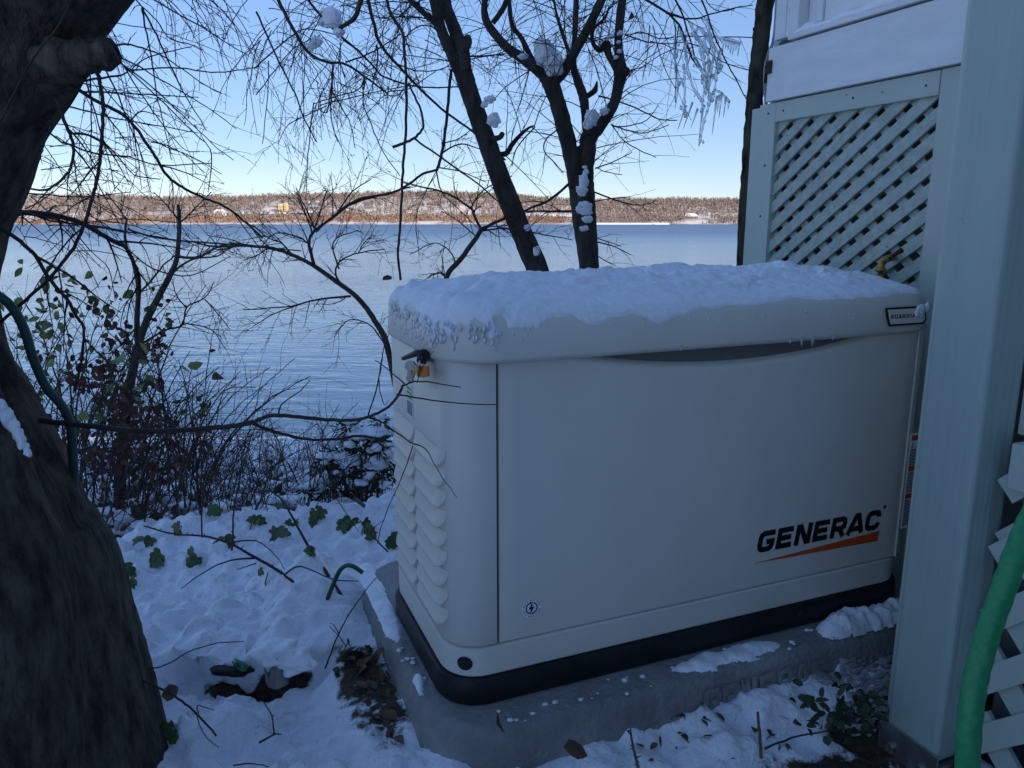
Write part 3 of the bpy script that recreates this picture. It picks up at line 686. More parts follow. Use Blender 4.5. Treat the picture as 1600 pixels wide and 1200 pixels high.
# ------------------------------------------------------------------ house
HS = thing('house', 'white house with grey green trim standing at the right', 'house', hf(2.0, 1.0, -.1), rot=ANG)
W = 1.65
def hb(name, matr, u0, u1, v0, v1, z0, z1, par=None, bv=0, smooth=False, label=None):
    mb = MB(HF); mb.box(u0, u1, v0, v1, z0, z1); o = mb.build(name, matr, par if par else HS, smooth=False)
    if bv: bevel(o, bv)
    if label: o['label'] = label
    return o
hb('foundation', M['house_dark'], W+.16, 9, -8, 1.96, -.3, 1.20)
hb('wall', M['siding'], W+.045, 9, -8, 2.02, 1.231, 3.3)
hb('fascia_board', M['white_paint'], W-.034, W+.04, 1.02, 1.945, 1.2315, 1.381, bv=.002)
hb('window_sill', M['white_paint'], W-.044, W+.04, 1.02, 1.858, 1.386, 1.398, bv=.002)
hb('corner_board', M['white_paint'], W-.012, W+.042, 1.872, 1.905, 1.405, 3.2, bv=.002)
hb('corner_board', M['white_paint'], W-.012, W+.042, 1.907, 1.950, 1.405, 3.2, bv=.002)
hb('window_casing', M['white_paint'], W-.030, W+.042, 1.836, 1.870, 1.4005, 3.0, bv=.002)
hb('panel_stile', M['white_paint'], W+.004, W+.043, 1.782, 1.834, 1.4005, 3.0, bv=.002)
hb('panel', M['white_paint'], W+.012, W+.044, 1.02, 1.780, 1.4005, 3.0)
hb('shadow_gap', M['house_dark'], W+.01, W+.041, 1.872, 1.955, 1.384, 1.403)  # dark strip, the shade of the gap put into its colour
hb('wall', M['siding'], -2.3, 9.2, -6.5, -3.0, -.3, 3.0)  # unseen wing behind the camera, added to block the sun and dim the yard
hb('wall', M['siding'], 9.01, 24, -8, 1.9, -.3, 4.4)  # unseen extension, added to keep the sun off the river bank
hb('added_return_wall', M['green_paint'], 1.262, W+.04, 1.0, 1.018, -.2, 3.0)  # hidden behind the post, added to keep the alcove dark
hb('porch_roof', M['roof'], 1.08, W+.6, -2.6, 1.06, 2.75, 2.9)
mb = MB(HF); mb.add([(-2.6,-6.9,2.95),(9.8,-6.9,2.95),(9.8,-2.7,2.95),(-2.6,-2.7,2.95),(-2.6,-4.8,3.9),(9.8,-4.8,3.9)], [(0,1,5,4),(2,3,4,5),(1,2,5),(3,0,4),(3,2,1,0)]); mb.build('roof', M['roof'], HS, smooth=False)  # roof of the added unseen wing, lengthens its shade
mb = MB(HF); mb.add([(W-.15,-8.5,3.2),(9.6,-8.5,3.2),(9.6,2.2,3.2),(W-.15,2.2,3.2),(5.6,-8.5,4.6),(5.6,2.2,4.6)], [(0,3,5,4),(1,4,5,2),(2,5,3),(0,4,1),(3,0,1,2)]); mb.build('roof', M['roof'], HS, smooth=False)
# snow lying along the sill
mb = MB(HF); nn = 60; rows = []
for i in range(nn):
    v_ = 1.10+(1.852-1.10)*i/(nn-1); hh = .030+.022*float(fbm(v_*9, .3, 3, 5))*2; hh *= float(smooth01((1.856-v_)/.05)); k_ = .006*float(fbm(v_*30, .9, 2, 8))
    rows.append([(W-.040+k_, v_, 1.3975), (W-.036+k_, v_, 1.3975+hh*.6), (W-.022, v_, 1.3975+hh*.95), (W-.004, v_, 1.3975+hh*1.1), (W+.011, v_, 1.3975+hh*1.25), (W+.011, v_, 1.3975)])
mb.loft(rows); tag(mb.build('snow_ridge', M['snow'], None), 'ridge of snow along the white window sill', 'snow')

LAT = thing('lattice_screen', 'pale green framed lattice panel on the house wall behind the generator', 'lattice', hf(W, 1.65, .0), rot=ANG)
VL, VR, ZT, ZB = 1.915, 1.363, 1.172, .06
hb('stile', M['green_paint'], W-.020, W+.004, VL, 1.985, -.05, 1.2285, LAT, .002)
hb('stile', M['green_paint'], W-.020, W+.004, 1.27, VR, -.05, 1.2285, LAT, .002)
hb('rail', M['green_paint'], W-.021, W+.004, VR+.0015, VL-.0015, ZT, 1.2280, LAT, .002)
hb('rail', M['green_paint'], W-.020, W+.004, VR+.0015, VL-.0015, -.04, ZB, LAT, .002)
hb('edge_board', M['green_paint'], W-.014, W+.10, 1.988, 2.028, -.1, 1.222, LAT, .002)
def slats(par, plane0, th, v0, v1, z0, z1, wd, pitch, ang, sgn, matr, rnd, marg=.012):
    """parallel slats clipped to an opening in the v, z plane; each one is its own object"""
    dv, dz_ = cos(ang)*sgn, sin(ang); nv, nz = -dz_, dv
    step = pitch*sin(ang)
    cs = [a_*nv+b_*nz for a_ in (v0, v1) for b_ in (z0, z1)]; k0 = int(math.floor(min(cs)/step)); k1 = int(math.ceil(max(cs)/step)); out = []
    for k in range(k0, k1+1):
        c_ = (k+.35+rnd.uniform(-.03,.03))*step; lo, hi = -9, 9
        p0 = (nv*c_, nz*c_)
        for d_, o_, a_, b_ in ((dv, p0[0], v0-marg, v1+marg), (dz_, p0[1], z0-marg, z1+marg)):
            t0, t1 = (a_-o_)/d_, (b_-o_)/d_
            if t0 > t1: t0, t1 = t1, t0
            lo = max(lo, t0); hi = min(hi, t1)
        if hi-lo < .03: continue
        h2 = wd/2*rnd.uniform(.94, 1.06); q_ = rnd.uniform(-.0012, .0012); mb = MB(HF)
        A = [(p0[0]+dv*t_+nv*s_*h2, p0[1]+dz_*t_+nz*s_*h2) for t_, s_ in ((lo,-1),(hi,-1),(hi,1),(lo,1))]
        mb.add([(plane0+q_, p[0], p[1]) for p in A]+[(plane0+th, p[0], p[1]) for p in A], [(0,1,2,3),(7,6,5,4),(0,4,5,1),(1,5,6,2),(2,6,7,3),(3,7,4,0)])
        out.append(mb.build('slat', matr, par, smooth=False))
    return out
rl = random.Random(3)
slats(LAT, W-.009, .0075, VR, VL, ZB, ZT, .0292, .0815, radians(35), -1, M['slat_paint'], rl)
slats(LAT, W+.003, .0075, VR, VL, ZB, ZT, .0250, .0815, radians(37), 1, M['slat_paint'], rl)
hb('dark_backing', M['house_dark'], W+.075, W+.15, 1.25, 1.988, -.1, 1.225, LAT)  # dark colour stands in for the unlit interior behind the slats
for v_, z_ in ((1.30,1.19),(1.30,.98),(1.31,.80),(1.40,1.198),(1.62,1.20),(1.88,1.20),(1.945,1.20),(1.95,.9),(1.945,1.05)):
    mb = MB(HF); mb.tube([(W-.0225, v_, z_), (W-.019, v_, z_)], .0028, 8); mb.build('screw', M['dark_ink'], LAT)

POST = thing('porch_post', 'thick grey green square post in the right foreground', 'post', hf(1.215, .885, -.14), rot=ANG)
mb = MB(HF); mb.box(1.17, 1.262, .832, .943, -.075, 2.75); o = bevel(mb.build('shaft', M['post_paint'], POST, smooth=False), .010, 4)
mb = MB(HF); mb.box(1.163, 1.168, .825, .95, -.14, -.055); mb.box(1.168, 1.27, .825, .95, -.14, -.078); mb.build('base_bracket', M['steel'], POST, smooth=False)
for v_ in (.855, .92):
    mb = MB(HF); mb.tube([(1.156, v_, -.095), (1.1635, v_, -.095)], .007, 6); mb.build('bolt', M['steel'], POST, smooth=False)
hb('footing', M['concrete'], 1.10, 1.36, .72, .99, -.30, -.141, POST)

SK = thing('lattice_skirt', 'grey green lattice skirting at the right edge behind the hose', 'lattice', hf(1.24, .2, -.1), rot=ANG)
hb('rail', M['green_paint'], 1.205, 1.245, -.8, .800, .458, .536, SK, .003)
hb('rail', M['green_paint'], 1.205, 1.245, -.8, .82, -.14, -.06, SK, .003)
hb('board', M['green_paint'], 1.262, 1.28, -.8, .83, .537, 1.6, SK)
slats(SK, 1.222, .010, -.3, .80, -.06, .458, .043, .118, radians(45), -1, M['green_paint'], rl)
slats(SK, 1.234, .010, -.3, .80, -.06, .458, .043, .118, radians(45), 1, M['green_paint'], rl)
hb('dark_backing', M['house_dark'], 1.30, 1.32, -.8, .83, -.14, .53, SK)

# tap
TAP = thing('garden_tap', 'old brass garden tap poking above the lid in front of the lattice', 'tap', hf(1.58, 1.46, .6))
def onu(x, y, u_):
    d_ = px(x, y, 1)-Vector((0, 0, CH)); t_ = u_/(hf(1,0,0).dot(d_)); return Vector((0,0,CH))+d_*t_
mb = MB(); b0 = onu(1376, 432, 1.585); b1 = onu(1377, 407, 1.585)
mb.tube([b0-Vector((0,0,.25)), b0, b0.lerp(b1,.3), b0.lerp(b1,.32), b0.lerp(b1,.5), b0.lerp(b1,.52), b0.lerp(b1,.8), b1], [.008,.008,.008,.013,.013,.009,.009,.012], 10)
mb.tube([b1-Vector((0,0,.006)), onu(1386, 404, 1.60), onu(1394, 402, 1.62), onu(1398, 401, 1.65)], [.010,.009,.009,.008], 10); mb.build('tap_body', M['brass'], TAP)
mb = MB(); mb.tube([onu(1390, 404, 1.59), onu(1399, 397, 1.583), onu(1409, 391, 1.583)], [.004,.005,.007], 8); mb.build('tap_handle', M['rust'], TAP)

# ------------------------------------------------------------------ trunk, cables and bracket at the house corner
TK = thing('bark_trunk', 'narrow dark mossy trunk rising beside the far house corner', 'tree', px(1160, 640, 2.9))
pts = [px(1158, 640, 2.85), px(1163, 400, 2.75), px(1172, 250, 2.7), px(1182, 130, 2.66), px(1196, 0, 2.62), px(1215, -200, 2.55), px(1240, -600, 2.45)]
def dense(pts, n=6):
    """Catmull-Rom through the points"""
    P_ = [Vector(p) for p in pts]; out = []
    for i in range(len(P_)-1):
        a, b, c, d = P_[max(i-1,0)], P_[i], P_[i+1], P_[min(i+2, len(P_)-1)]
        for k in range(n):
            t_ = k/n; out.append(.5*((2*b)+(c-a)*t_+(2*a-5*b+4*c-d)*t_*t_+(3*b-a-3*c+d)*t_**3))
    out.append(P_[-1]); return out
def lerps(r, n): # radii resampled
    return list(np.interp(np.linspace(0, 1, n), np.linspace(0, 1, len(r)), r))
dp = dense(pts, 10); mb = MB(); mb.tube(dp, lerps([.026,.026,.028,.029,.030,.030,.03], len(dp)), 12, True, .22); mb.build('trunk', M['mossy'], TK)
mb = MB()
for k in range(90):
    p_ = dp[R.randrange(len(dp))]; mb.blob(p_+Vector((-.027+.004*R.random(), -.012*R.random(), .05*R.random())), R.uniform(.003,.007), (.6,1,1.5), .6, 1, 1.5, k)
mb.build('lichen', M['mossy'], TK, kind='stuff')
for lab, path in (('grey cable bundle running down the house corner past the bracket', [(1218,-60),(1214,20),(1210,60),(1200,85),(1197,120),(1196,165)]), ('thin grey cable curving behind the rusty bracket', [(1216,-60),(1211,40),(1205,75),(1196,100),(1195,140),(1199,172)])):
    dpt = dense([px(x_, y_, 2.42) for x_, y_ in path], 6); mb = MB(); mb.tube(dpt, .0045, 6); tag(mb.build('cable', M['cable'], None), lab, 'cable')
mb = MB(HF); mb.box(W-.040, W-.0345, 1.925, 1.946, 1.310, 1.345); mb.box(W-.040, W-.01, 1.946, 1.951, 1.285, 1.335); tag(mb.build('bracket', M['rust'], None, smooth=False), 'small rusty bracket on the end of the white board', 'bracket')

# ------------------------------------------------------------------ twigs and trees
def branch(mb, pix, t0, t1, w0, w1, n=4, sides=5, jit=1.0, rnd=R):
    """a branch drawn through points of the photograph, its depth running from t0 to t1, width in its pixels"""
    k = len(pix); P_ = [px(x_, y_, t0+(t1-t0)*i/(k-1)) for i, (x_, y_) in enumerate(pix)]
    D = dense(P_, n); m_ = len(D)
    for i in range(1, m_-1): D[i] = D[i]+Vector((rnd.uniform(-1,1), rnd.uniform(-1,1), rnd.uniform(-1,1)))*.0005*jit
    rad = [(w0+(w1-w0)*i/(m_-1))*(t0+(t1-t0)*i/(m_-1))/FOC/2 for i in range(m_)]
    mb.tube(D, rad, sides); return D, rad
def sprout(mb, D, rad, n, L, rnd, droop=.25, lvl=1, spread=.75, s0=.15, sides=3, minr=.0007, bias=None):
    """side twigs growing out of a branch"""
    m_ = len(D)
    for k in range(n):
        f_ = s0+(1-s0)*(k+rnd.random())/n; i = min(m_-2, int(f_*(m_-1)))
        T = (D[i+1]-D[i]).normalized(); N = T.orthogonal(); N.rotate(Matrix.Rotation(rnd.random()*6.283, 3, T))
        if bias is not None: N = (N+bias).normalized()
        d_ = (T*rnd.uniform(.5, 1.1)+N*spread*rnd.uniform(.5, 1.2)).normalized()
        l_ = L*rnd.uniform(.35, 1.15); p_ = D[i].copy(); r0 = max(minr, min(rad[i]*.62, .0028)); pts = [p_.copy()]; ns = 6
        for q in range(ns):
            d_ = (d_+Vector((rnd.uniform(-1,1), rnd.uniform(-1,1), rnd.uniform(-1,1)))*.13+Vector((0,0,-droop*.22))).normalized(); p_ = p_+d_*l_/ns; pts.append(p_.copy())
        rr_ = [max(minr*.75, r0*(1-.65*q/ns)) for q in range(ns+1)]
        mb.tube(pts, rr_, sides, False)
        if lvl > 1: sprout(mb, pts, rr_, rnd.choice((2,3,4)), L*.5, rnd, droop, lvl-1, spread, .2, sides, minr, bias)
        elif rnd.random() < .7:                      # buds
            for _ in range(2):
                z_ = rnd.randrange(1, ns+1); mb.tube([pts[z_], pts[z_]+Vector((rnd.uniform(-1,1), rnd.uniform(-1,1), rnd.uniform(0,1)))*.008], [minr*1.2, minr*.5], 3, False)

# --- the big near trunk
BT = thing('leaning_tree', 'massive dark tree trunk curving up the left foreground', 'tree', px(60, 1240, 1.4))
def edge_trunk(rows, name, matr, sides=22, amp=.10, seed=0):
    """a trunk given by its right-hand outline"""
    P_, r_ = [], []
    for q, (y_, x_, t_, rd) in enumerate(rows):
        a_, b_ = rows[max(0, q-1)], rows[min(len(rows)-1, q+1)]; sl = (b_[1]-a_[1])/(b_[0]-a_[0]); k_ = 1/sqrt(1+sl*sl); w_ = rd*FOC/t_
        P_.append(px(x_-w_*k_, y_+w_*k_*sl, t_)); r_.append(rd)
    D = dense(P_, 26); rd = np.interp(np.linspace(0, len(r_)-1, len(D)), range(len(r_)), r_); sides = 90
    mb = MB(); rings = []; N = Vector((1,0,0))
    A_, L_ = np.meshgrid(2*pi*np.arange(sides)/sides, np.cumsum([0]+[(D[i+1]-D[i]).length for i in range(len(D)-1)]))
    cx_, sx_ = np.cos(A_), np.sin(A_); wob = .6*fbm(cx_*2+L_*3, sx_*2+L_*2.3, 2, 60+seed)
    f1 = fbm(cx_*1.6+seed, sx_*1.6+L_*1.6, 3, 70+seed); rid = np.abs(fbm((A_+wob)*9, L_*5+cx_*.5, 3, 71)); rid2 = fbm((A_+wob)*22, L_*26, 3, 73)
    seam = np.minimum(1, np.minimum(A_, 2*pi-A_)/.3); sc_ = 1+amp*f1-.10*rid*seam*2*.5-.022*rid2*seam
    for i, p_ in enumerate(D):
        T = (D[min(i+1,len(D)-1)]-D[max(i-1,0)]).normalized(); N = (N-T*N.dot(T)).normalized(); B = T.cross(N)
        rings.append([tuple(p_-(N*cos(2*pi*j/sides)+B*sin(2*pi*j/sides))*rd[i]*sc_[i,j]) for j in range(sides)])
    mb.loft(rings); return mb.build(name, matr, BT), D, rd
edge_trunk([(1420,330,1.50,.28),(1200,250,1.42,.25),(1000,202,1.37,.21),(860,166,1.33,.18),(770,112,1.30,.16),(690,76,1.28,.15),(600,28,1.26,.14),(540,-8,1.24,.135),(450,-28,1.22,.13),(380,-16,1.2,.13),(330,4,1.19,.13),(290,24,1.18,.125),(210,48,1.16,.125),(130,102,1.14,.12),(60,136,1.12,.112),(0,184,1.1,.10),(-80,245,1.08,.092),(-260,360,1.0,.085),(-500,430,.95,.08)], 'trunk', M['bark'], 24, .09, 1)
edge_trunk([(1420,150,1.28,.22),(1200,125,1.24,.17),(1000,112,1.20,.14),(860,88,1.17,.125),(780,60,1.15,.12),(700,28,1.13,.115),(640,0,1.11,.11),(500,-80,1.08,.105),(300,-220,1.0,.10)], 'stem', M['bark'], 20, .08, 2)
mb = MB(); D_ = dense([px(60,105,1.12), px(110,92,1.08), (px(150,86,1.06)), px(172,84,1.05), px(181,82,1.05)], 5); mb.tube(D_, lerps([.040,.027,.021,.019,.010], len(D_)), 16, True, .34); mb.build('branch_stub', M['bark'], BT)
mb = MB(); D_, r_ = branch(mb, [(118,-20),(108,8),(90,42),(60,80),(42,108),(20,150),(0,190)], .955, 1.0, 3, 3, 6, 6, .8); mb.build('climbing_vine', M['bark_grey'], BT)
thick = [
 ([(85,150),(93,165),(100,187),(109,210),(115,235),(110,262),(100,276),(70,297),(20,288)], 1.1, 1.15, 7, 3),
 ([(146,100),(154,120),(160,150),(161,180),(159,215),(157,245),(150,285),(146,305),(130,355),(110,395),(75,437),(30,478),(-10,512)], 1.05, 1.25, 6, 5),
 ([(105,130),(155,160),(190,177),(212,200),(235,232),(262,275),(290,295),(315,308),(350,322),(385,348),(410,372)], 1.1, 1.5, 6, 3),
 ([(-10,345),(20,336),(45,332),(90,338),(130,350),(165,370),(197,386)], 1.2, 1.5, 10, 7),
 ([(197,386),(213,420),(218,450),(214,500),(215,540)], 1.5, 1.6, 6, 4),
 ([(-10,352),(25,372),(55,400),(80,440),(105,468),(120,495),(130,512),(128,560),(117,610)], 1.2, 1.3, 7, 4),
 ([(45,655),(90,660),(160,668),(230,674),(300,671),(360,666),(396,660)], 1.28, 1.25, 9, 8),
 ([(396,660),(420,650),(450,650),(500,655),(550,657),(580,650),(605,637),(622,618),(630,602)], 1.25, 1.2, 7, 4),
 ([(396,662),(430,675),(480,686),(530,686),(565,681),(612,690)], 1.25, 1.4, 6, 4),
]
for pix, t0, t1, w0, w1 in thick:
    mb = MB(); D_, r_ = branch(mb, pix, t0, t1, w0, w1, 5, 6, 1.5)
    mb.build('branch', M['twig'], BT)
mb = MB(); rt = random.Random(21)
fine = [
 ([(208,-5),(220,8),(245,32),(265,60),(300,70),(318,78)], 1.1, 1.5, 3, 1.5), ([(222,12),(226,40),(233,70),(240,110),(245,150),(255,190),(268,250)], 1.1, 1.5, 3, 1.3),
 ([(222,12),(240,45),(258,85),(275,120),(290,150),(310,182),(322,203)], 1.1, 1.6, 3.4, 1.5), ([(235,-4),(275,20),(320,45),(355,68),(385,85)], 1.1, 1.6, 3, 1.5),
 ([(178,72),(195,69),(215,73),(250,85),(285,108),(320,133),(346,146)], 1.05, 1.5, 3.4, 1.5), ([(181,88),(210,100),(240,118),(290,147),(330,172),(369,201)], 1.05, 1.5, 3, 1.5),
 ([(181,95),(205,110),(240,138),(275,170),(312,205),(340,232),(365,250)], 1.05, 1.6, 3.4, 1.5), ([(110,130),(150,123),(190,117),(205,108),(235,88),(300,73)], 1.1, 1.5, 4, 1.5),
 ([(205,110),(240,107),(280,106),(330,113),(370,110),(400,105)], 1.3, 1.7, 2.6, 1.5), ([(105,143),(180,145),(230,148),(310,152)], 1.1, 1.5, 3, 1.4),
 ([(110,208),(140,212),(165,225),(180,240),(200,265),(215,275),(250,280)], 1.12, 1.4, 4, 1.5), ([(60,192),(90,218),(115,228),(150,240),(200,245),(250,258),(330,255)], 1.15, 1.5, 4, 1.5),
 ([(80,160),(130,172),(180,185),(240,195),(310,208)], 1.15, 1.6, 3, 1.4), ([(140,100),(143,170),(142,230),(144,262)], 1.1, 1.2, 2.4, 1.4),
 ([(160,100),(185,150),(200,190),(220,240),(235,300)], 1.1, 1.4, 3, 1.4), ([(130,110),(150,180),(170,250),(180,300)], 1.1, 1.4, 2.6, 1.3),
 ([(190,98),(230,160),(262,205),(290,235),(312,236)], 1.1, 1.5, 2.6, 1.3), ([(195,105),(260,165),(300,205),(325,228),(331,255),(325,300)], 1.1, 1.6, 2.8, 1.4),
 ([(150,122),(200,180),(250,225),(300,245),(346,272)], 1.2, 1.6, 2.6, 1.3), ([(236,222),(262,228),(290,243),(320,270)], 1.4, 1.7, 2.4, 1.2),
 ([(10,335),(40,330),(80,345),(150,353),(200,362),(260,372)], 1.2, 1.7, 4, 1.8), ([(0,300),(60,303),(130,308),(205,300)], 1.2, 1.7, 3, 1.3),
 ([(40,326),(70,310),(100,285),(125,255)], 1.2, 1.5, 2.6, 1.2), ([(200,358),(250,372),(330,380),(400,385),(470,392)], 1.5, 2.4, 3.4, 2),
 ([(100,340),(140,390),(170,420),(180,470)], 1.3, 1.6, 2.6, 1.2), ([(197,386),(240,420),(300,430),(360,400)], 1.5, 2, 3, 1.3),
 ([(575,652),(600,662),(640,690),(665,702),(690,745),(715,778)], 1.22, 1.15, 3.4, 1.2), ([(645,697),(630,740),(600,810),(590,850)], 1.2, 1.3, 2.4, 1.4),
 ([(628,603),(645,597),(660,596),(690,600),(720,605)], 1.2, 1.15, 3, 1.6), ([(620,616),(650,621),(700,629),(775,632)], 1.2, 1.12, 3, 1.6), ([(632,600),(610,580),(586,563)], 1.2, 1.25, 3, 1.6),
 ([(652,597),(660,575),(678,548)], 1.19, 1.15, 2, 1.4), ([(436,650),(440,632),(470,610),(484,594)], 1.22, 1.3, 3, 1.5), ([(575,650),(590,600),(597,560),(600,540)], 1.25, 1.35, 2.6, 1.5), ([(597,560),(592,600),(600,632),(607,626)], 1.25, 1.3, 1.8, 1.2),
 ([(480,686),(490,720),(520,770),(560,830)], 1.4, 1.7, 2, 1.2),
]
for pix, t0, t1, w0, w1 in fine:
    D_, r_ = branch(mb, pix, t0, t1, w0, w1, 4, 4, 1.4)
    if pix[-1][1] < 440: sprout(mb, D_, r_, 5, .10, rt, .3, 1, .6, .2, 3, .0006)
for pix, t0, t1, w0, w1 in thick[:6]:
    D_, r_ = branch(MB(), pix, t0, t1, w0, w1, 5, 4, 0); sprout(mb, D_, r_, 7, .16, rt, .35, 2, .7, .15, 3, .0007)
for k in range(32):                                     # long whips drooping from the crown overhead
    x_ = rt.uniform(90, 330); y_ = rt.uniform(-30, 150) if x_ < 190 else rt.uniform(-60, -5); L_ = rt.uniform(90, 250); a_ = rt.uniform(.15, 1.3); t0 = rt.uniform(1.1, 1.7)
    p_ = [(x_+L_*f_*cos(a_)-30*f_*f_, y_+L_*f_*sin(a_)*(.7+.5*f_)) for f_ in (0, .25, .5, .75, 1)]
    D_, r_ = branch(mb, p_, t0, t0+.3, 1.8, 1.0, 3, 3, 2); sprout(mb, D_, r_, 4, .07, rt, .3, 1, .6, .3, 3, .0006)
for k in range(26):
    x_ = rt.uniform(20, 200); y_ = rt.uniform(190, 400); L_ = rt.uniform(60, 150); a_ = rt.uniform(-.3, .9); t0 = rt.uniform(1.3, 1.9)
    p_ = [(x_+L_*f_*cos(a_), y_+L_*f_*sin(a_)+25*f_*f_) for f_ in (0, .3, .6, 1)]
    D_, r_ = branch(mb, p_, t0, t0+.3, 2.0, 1.1, 3, 3, 2.5); sprout(mb, D_, r_, 4, .08, rt, .1, 1, .8, .2, 3, .0006)
mb.build('twigs', M['twig'], BT, kind='stuff')

# --- the tree leaning left behind the machine
def limb(parent, pix, t0, t1, ws, matr, name='limb', sides=12, wob=.10, n=7):
    k = len(pix); P_ = [px(x_, y_, t0+(t1-t0)*i/(k-1)) for i, (x_, y_) in enumerate(pix)]
    D = dense(P_, n); wr = lerps(ws, len(D)); tt = np.linspace(t0, t1, len(D)); rad = [wr[i]*tt[i]/FOC/2 for i in range(len(D))]
    mb = MB(); mb.tube(D, rad, sides, True, wob); return mb.build(name, matr, parent), D, rad
TA = 3.1
LT = thing('bare_tree', 'bare tree leaning left behind the generator', 'tree', px(905, 610, TA+.1), 'bare trees at the edge of the bank')
limb(LT, [(905,620),(870,510),(839,420),(812,355),(789,298),(756,208),(736,152),(721,104)], TA+.1, TA-.15, [44,38,35,33,32,29,28,30], M['bark_grey'], 'trunk', 14)
_, Da1, ra1 = limb(LT, [(718,110),(704,80),(690,48),(678,0),(660,-80),(640,-220)], TA-.15, TA-.3, [22,18,17,15,12,8], M['bark_grey'])
_, Da2, ra2 = limb(LT, [(726,112),(722,80),(711,48),(695,0),(690,-90),(700,-220)], TA-.16, TA-.2, [22,24,20,19,15,9], M['bark_grey'])
limb(LT, [(722,82),(731,66),(729,56)], TA-.18, TA-.22, [16,14,9], M['bark_grey'], 'burl', 10)
_, Da3, ra3 = limb(LT, [(690,46),(676,32),(660,18),(638,-4),(600,-60)], TA-.2, TA-.35, [12,10,9,8,5], M['bark_grey'])
limb(LT, [(766,217),(780,215),(785,209)], TA-.1, TA-.15, [9,9,8], M['bark_grey'], 'branch_stub', 8)
_, Da4, _r = limb(LT, [(770,240),(790,240),(800,226),(812,212),(826,200),(836,196)], TA, TA, [8,9,8,6,4,2], M['bark_grey'], 'branch', 7)
for pix, t0, t1, w0, w1 in [
 ([(430,-10),(455,40),(480,80),(510,97),(540,100),(570,120),(600,142),(606,146)], 2.3, 2.6, 6, 2.5),
 ([(475,-6),(520,45),(560,80),(580,100),(600,120),(640,133),(680,137),(740,134)], 2.4, 2.8, 4.4, 2),
 ([(573,-10),(585,40),(595,70),(620,100),(650,132),(690,170),(740,207),(790,250)], 2.4, 2.9, 6, 3),
 ([(603,-6),(612,25),(628,48),(632,80),(635,130),(634,200),(630,260),(628,300),(625,350),(622,400),(626,438)], 2.0, 2.0, 5, 4),
 ([(566,-8),(556,25),(545,36),(530,44)], 2.4, 2.45, 9, 6),
 ([(638,130),(650,155),(659,178),(661,200),(647,216),(630,224),(614,230)], 2.0, 2.05, 3.4, 5),
 ([(647,216),(680,240),(730,275),(762,300),(800,335)], 2.05, 2.6, 3.4, 2),
 ([(705,108),(702,140),(699,175),(693,225),(688,250),(682,266)], 2.85, 2.9, 5, 5),
 ([(682,266),(660,272),(640,287),(610,302),(560,312),(520,338),(493,362)], 2.9, 2.9, 4, 4),
 ([(400,18),(430,85),(460,145),(475,185),(495,222)], 2.2, 2.4, 3.4, 2)]:
    mb = MB(); branch(mb, pix, t0, t1, w0, w1, 5, 5, 2.5); mb.build('branch', M['twig'], LT)
mb = MB(); ra = random.Random(33)
for pix, t0, t1, w0, w1 in [
 ([(520,99),(517,140),(510,175),(500,165),(560,150),(640,133)], 2.5, 2.7, 2.4, 1.5), ([(540,97),(575,85),(610,65),(630,50)], 2.5, 2.4, 3, 2), ([(520,100),(518,150),(517,185),(528,222)], 2.5, 2.6, 3, 1.4),
 ([(518,140),(535,170),(548,195),(555,232)], 2.5, 2.6, 2.6, 1.3), ([(510,165),(480,180),(450,195),(435,225)], 2.5, 2.6, 2, 1.2), ([(490,160),(485,200),(480,260),(479,300)], 2.5, 2.6, 2, 1.2),
 ([(588,70),(590,100),(583,125)], 2.5, 2.6, 3, 2), ([(400,105),(450,60),(480,45),(530,55)], 2.3, 2.5, 2.4, 1.6), ([(400,148),(430,110),(460,75),(500,55)], 2.3, 2.5, 2.2, 1.5),
 ([(420,95),(418,150),(410,225)], 2.4, 2.5, 1.8, 1.2), ([(570,125),(567,160),(580,195),(600,240),(625,275)], 2.5, 2.8, 2.4, 1.3), ([(570,120),(560,140),(520,152),(490,162)], 2.5, 2.6, 3, 1.6),
 ([(630,60),(660,40),(700,50)], 2.4, 2.6, 2.4, 1.4), ([(605,145),(610,142),(640,138),(680,112)], 2.5, 2.6, 2.2, 1.4), ([(620,100),(650,110),(690,108),(720,85)], 2.5, 2.7, 2.2, 1.4),
 ([(635,133),(620,150),(600,150),(575,175),(560,190)], 2.5, 2.7, 2, 1.2), ([(690,225),(720,215),(750,190)], 2.9, 3.1, 2.2, 1.3), ([(682,266),(690,300),(720,330),(760,370)], 2.9, 3.1, 2.4, 1.2),
 ([(684,262),(665,300),(650,340),(655,400)], 2.9, 3.1, 2.2, 1.2), ([(687,262),(720,268),(760,285)], 2.9, 3, 2.2, 1.2), ([(690,240),(720,225),(755,235)], 2.9, 3, 3, 1.4), ([(493,362),(480,330),(470,310),(462,293)], 2.9, 2.9, 2.6, 1.3),
 ([(735,88),(760,87),(790,84)], 2.9, 3.1, 3, 2), ([(670,-5),(640,10),(610,30),(540,8)], 2.8, 2.6, 2.4, 1.4), ([(655,5),(600,3),(530,10)], 2.7, 2.6, 2, 1.2)]:
    D_, r_ = branch(mb, pix, t0, t1, w0, w1, 4, 4, 3); sprout(mb, D_, r_, 6, .17, ra, .25, 2 if ra.random() < .5 else 1, .75, .1, 3, .0009)
for k in range(84):
    x_ = ra.uniform(395, 690); y_ = ra.uniform(-50, 130)*(1 if x_ > 460 else .6); L_ = ra.uniform(60, 190); a_ = ra.uniform(.2, 2.5); t0 = ra.uniform(2.3, 3.1)
    p_ = [(x_+L_*f_*cos(a_)*(1-.25*f_), y_+L_*f_*sin(a_)*(.6+.4*f_)) for f_ in (0, .25, .5, .75, 1)]
    D_, r_ = branch(mb, p_, t0, t0+.2, 1.7, 1.0, 3, 3, 4); sprout(mb, D_, r_, 4, .12, ra, .25, 1, .7, .2, 3, .0009)
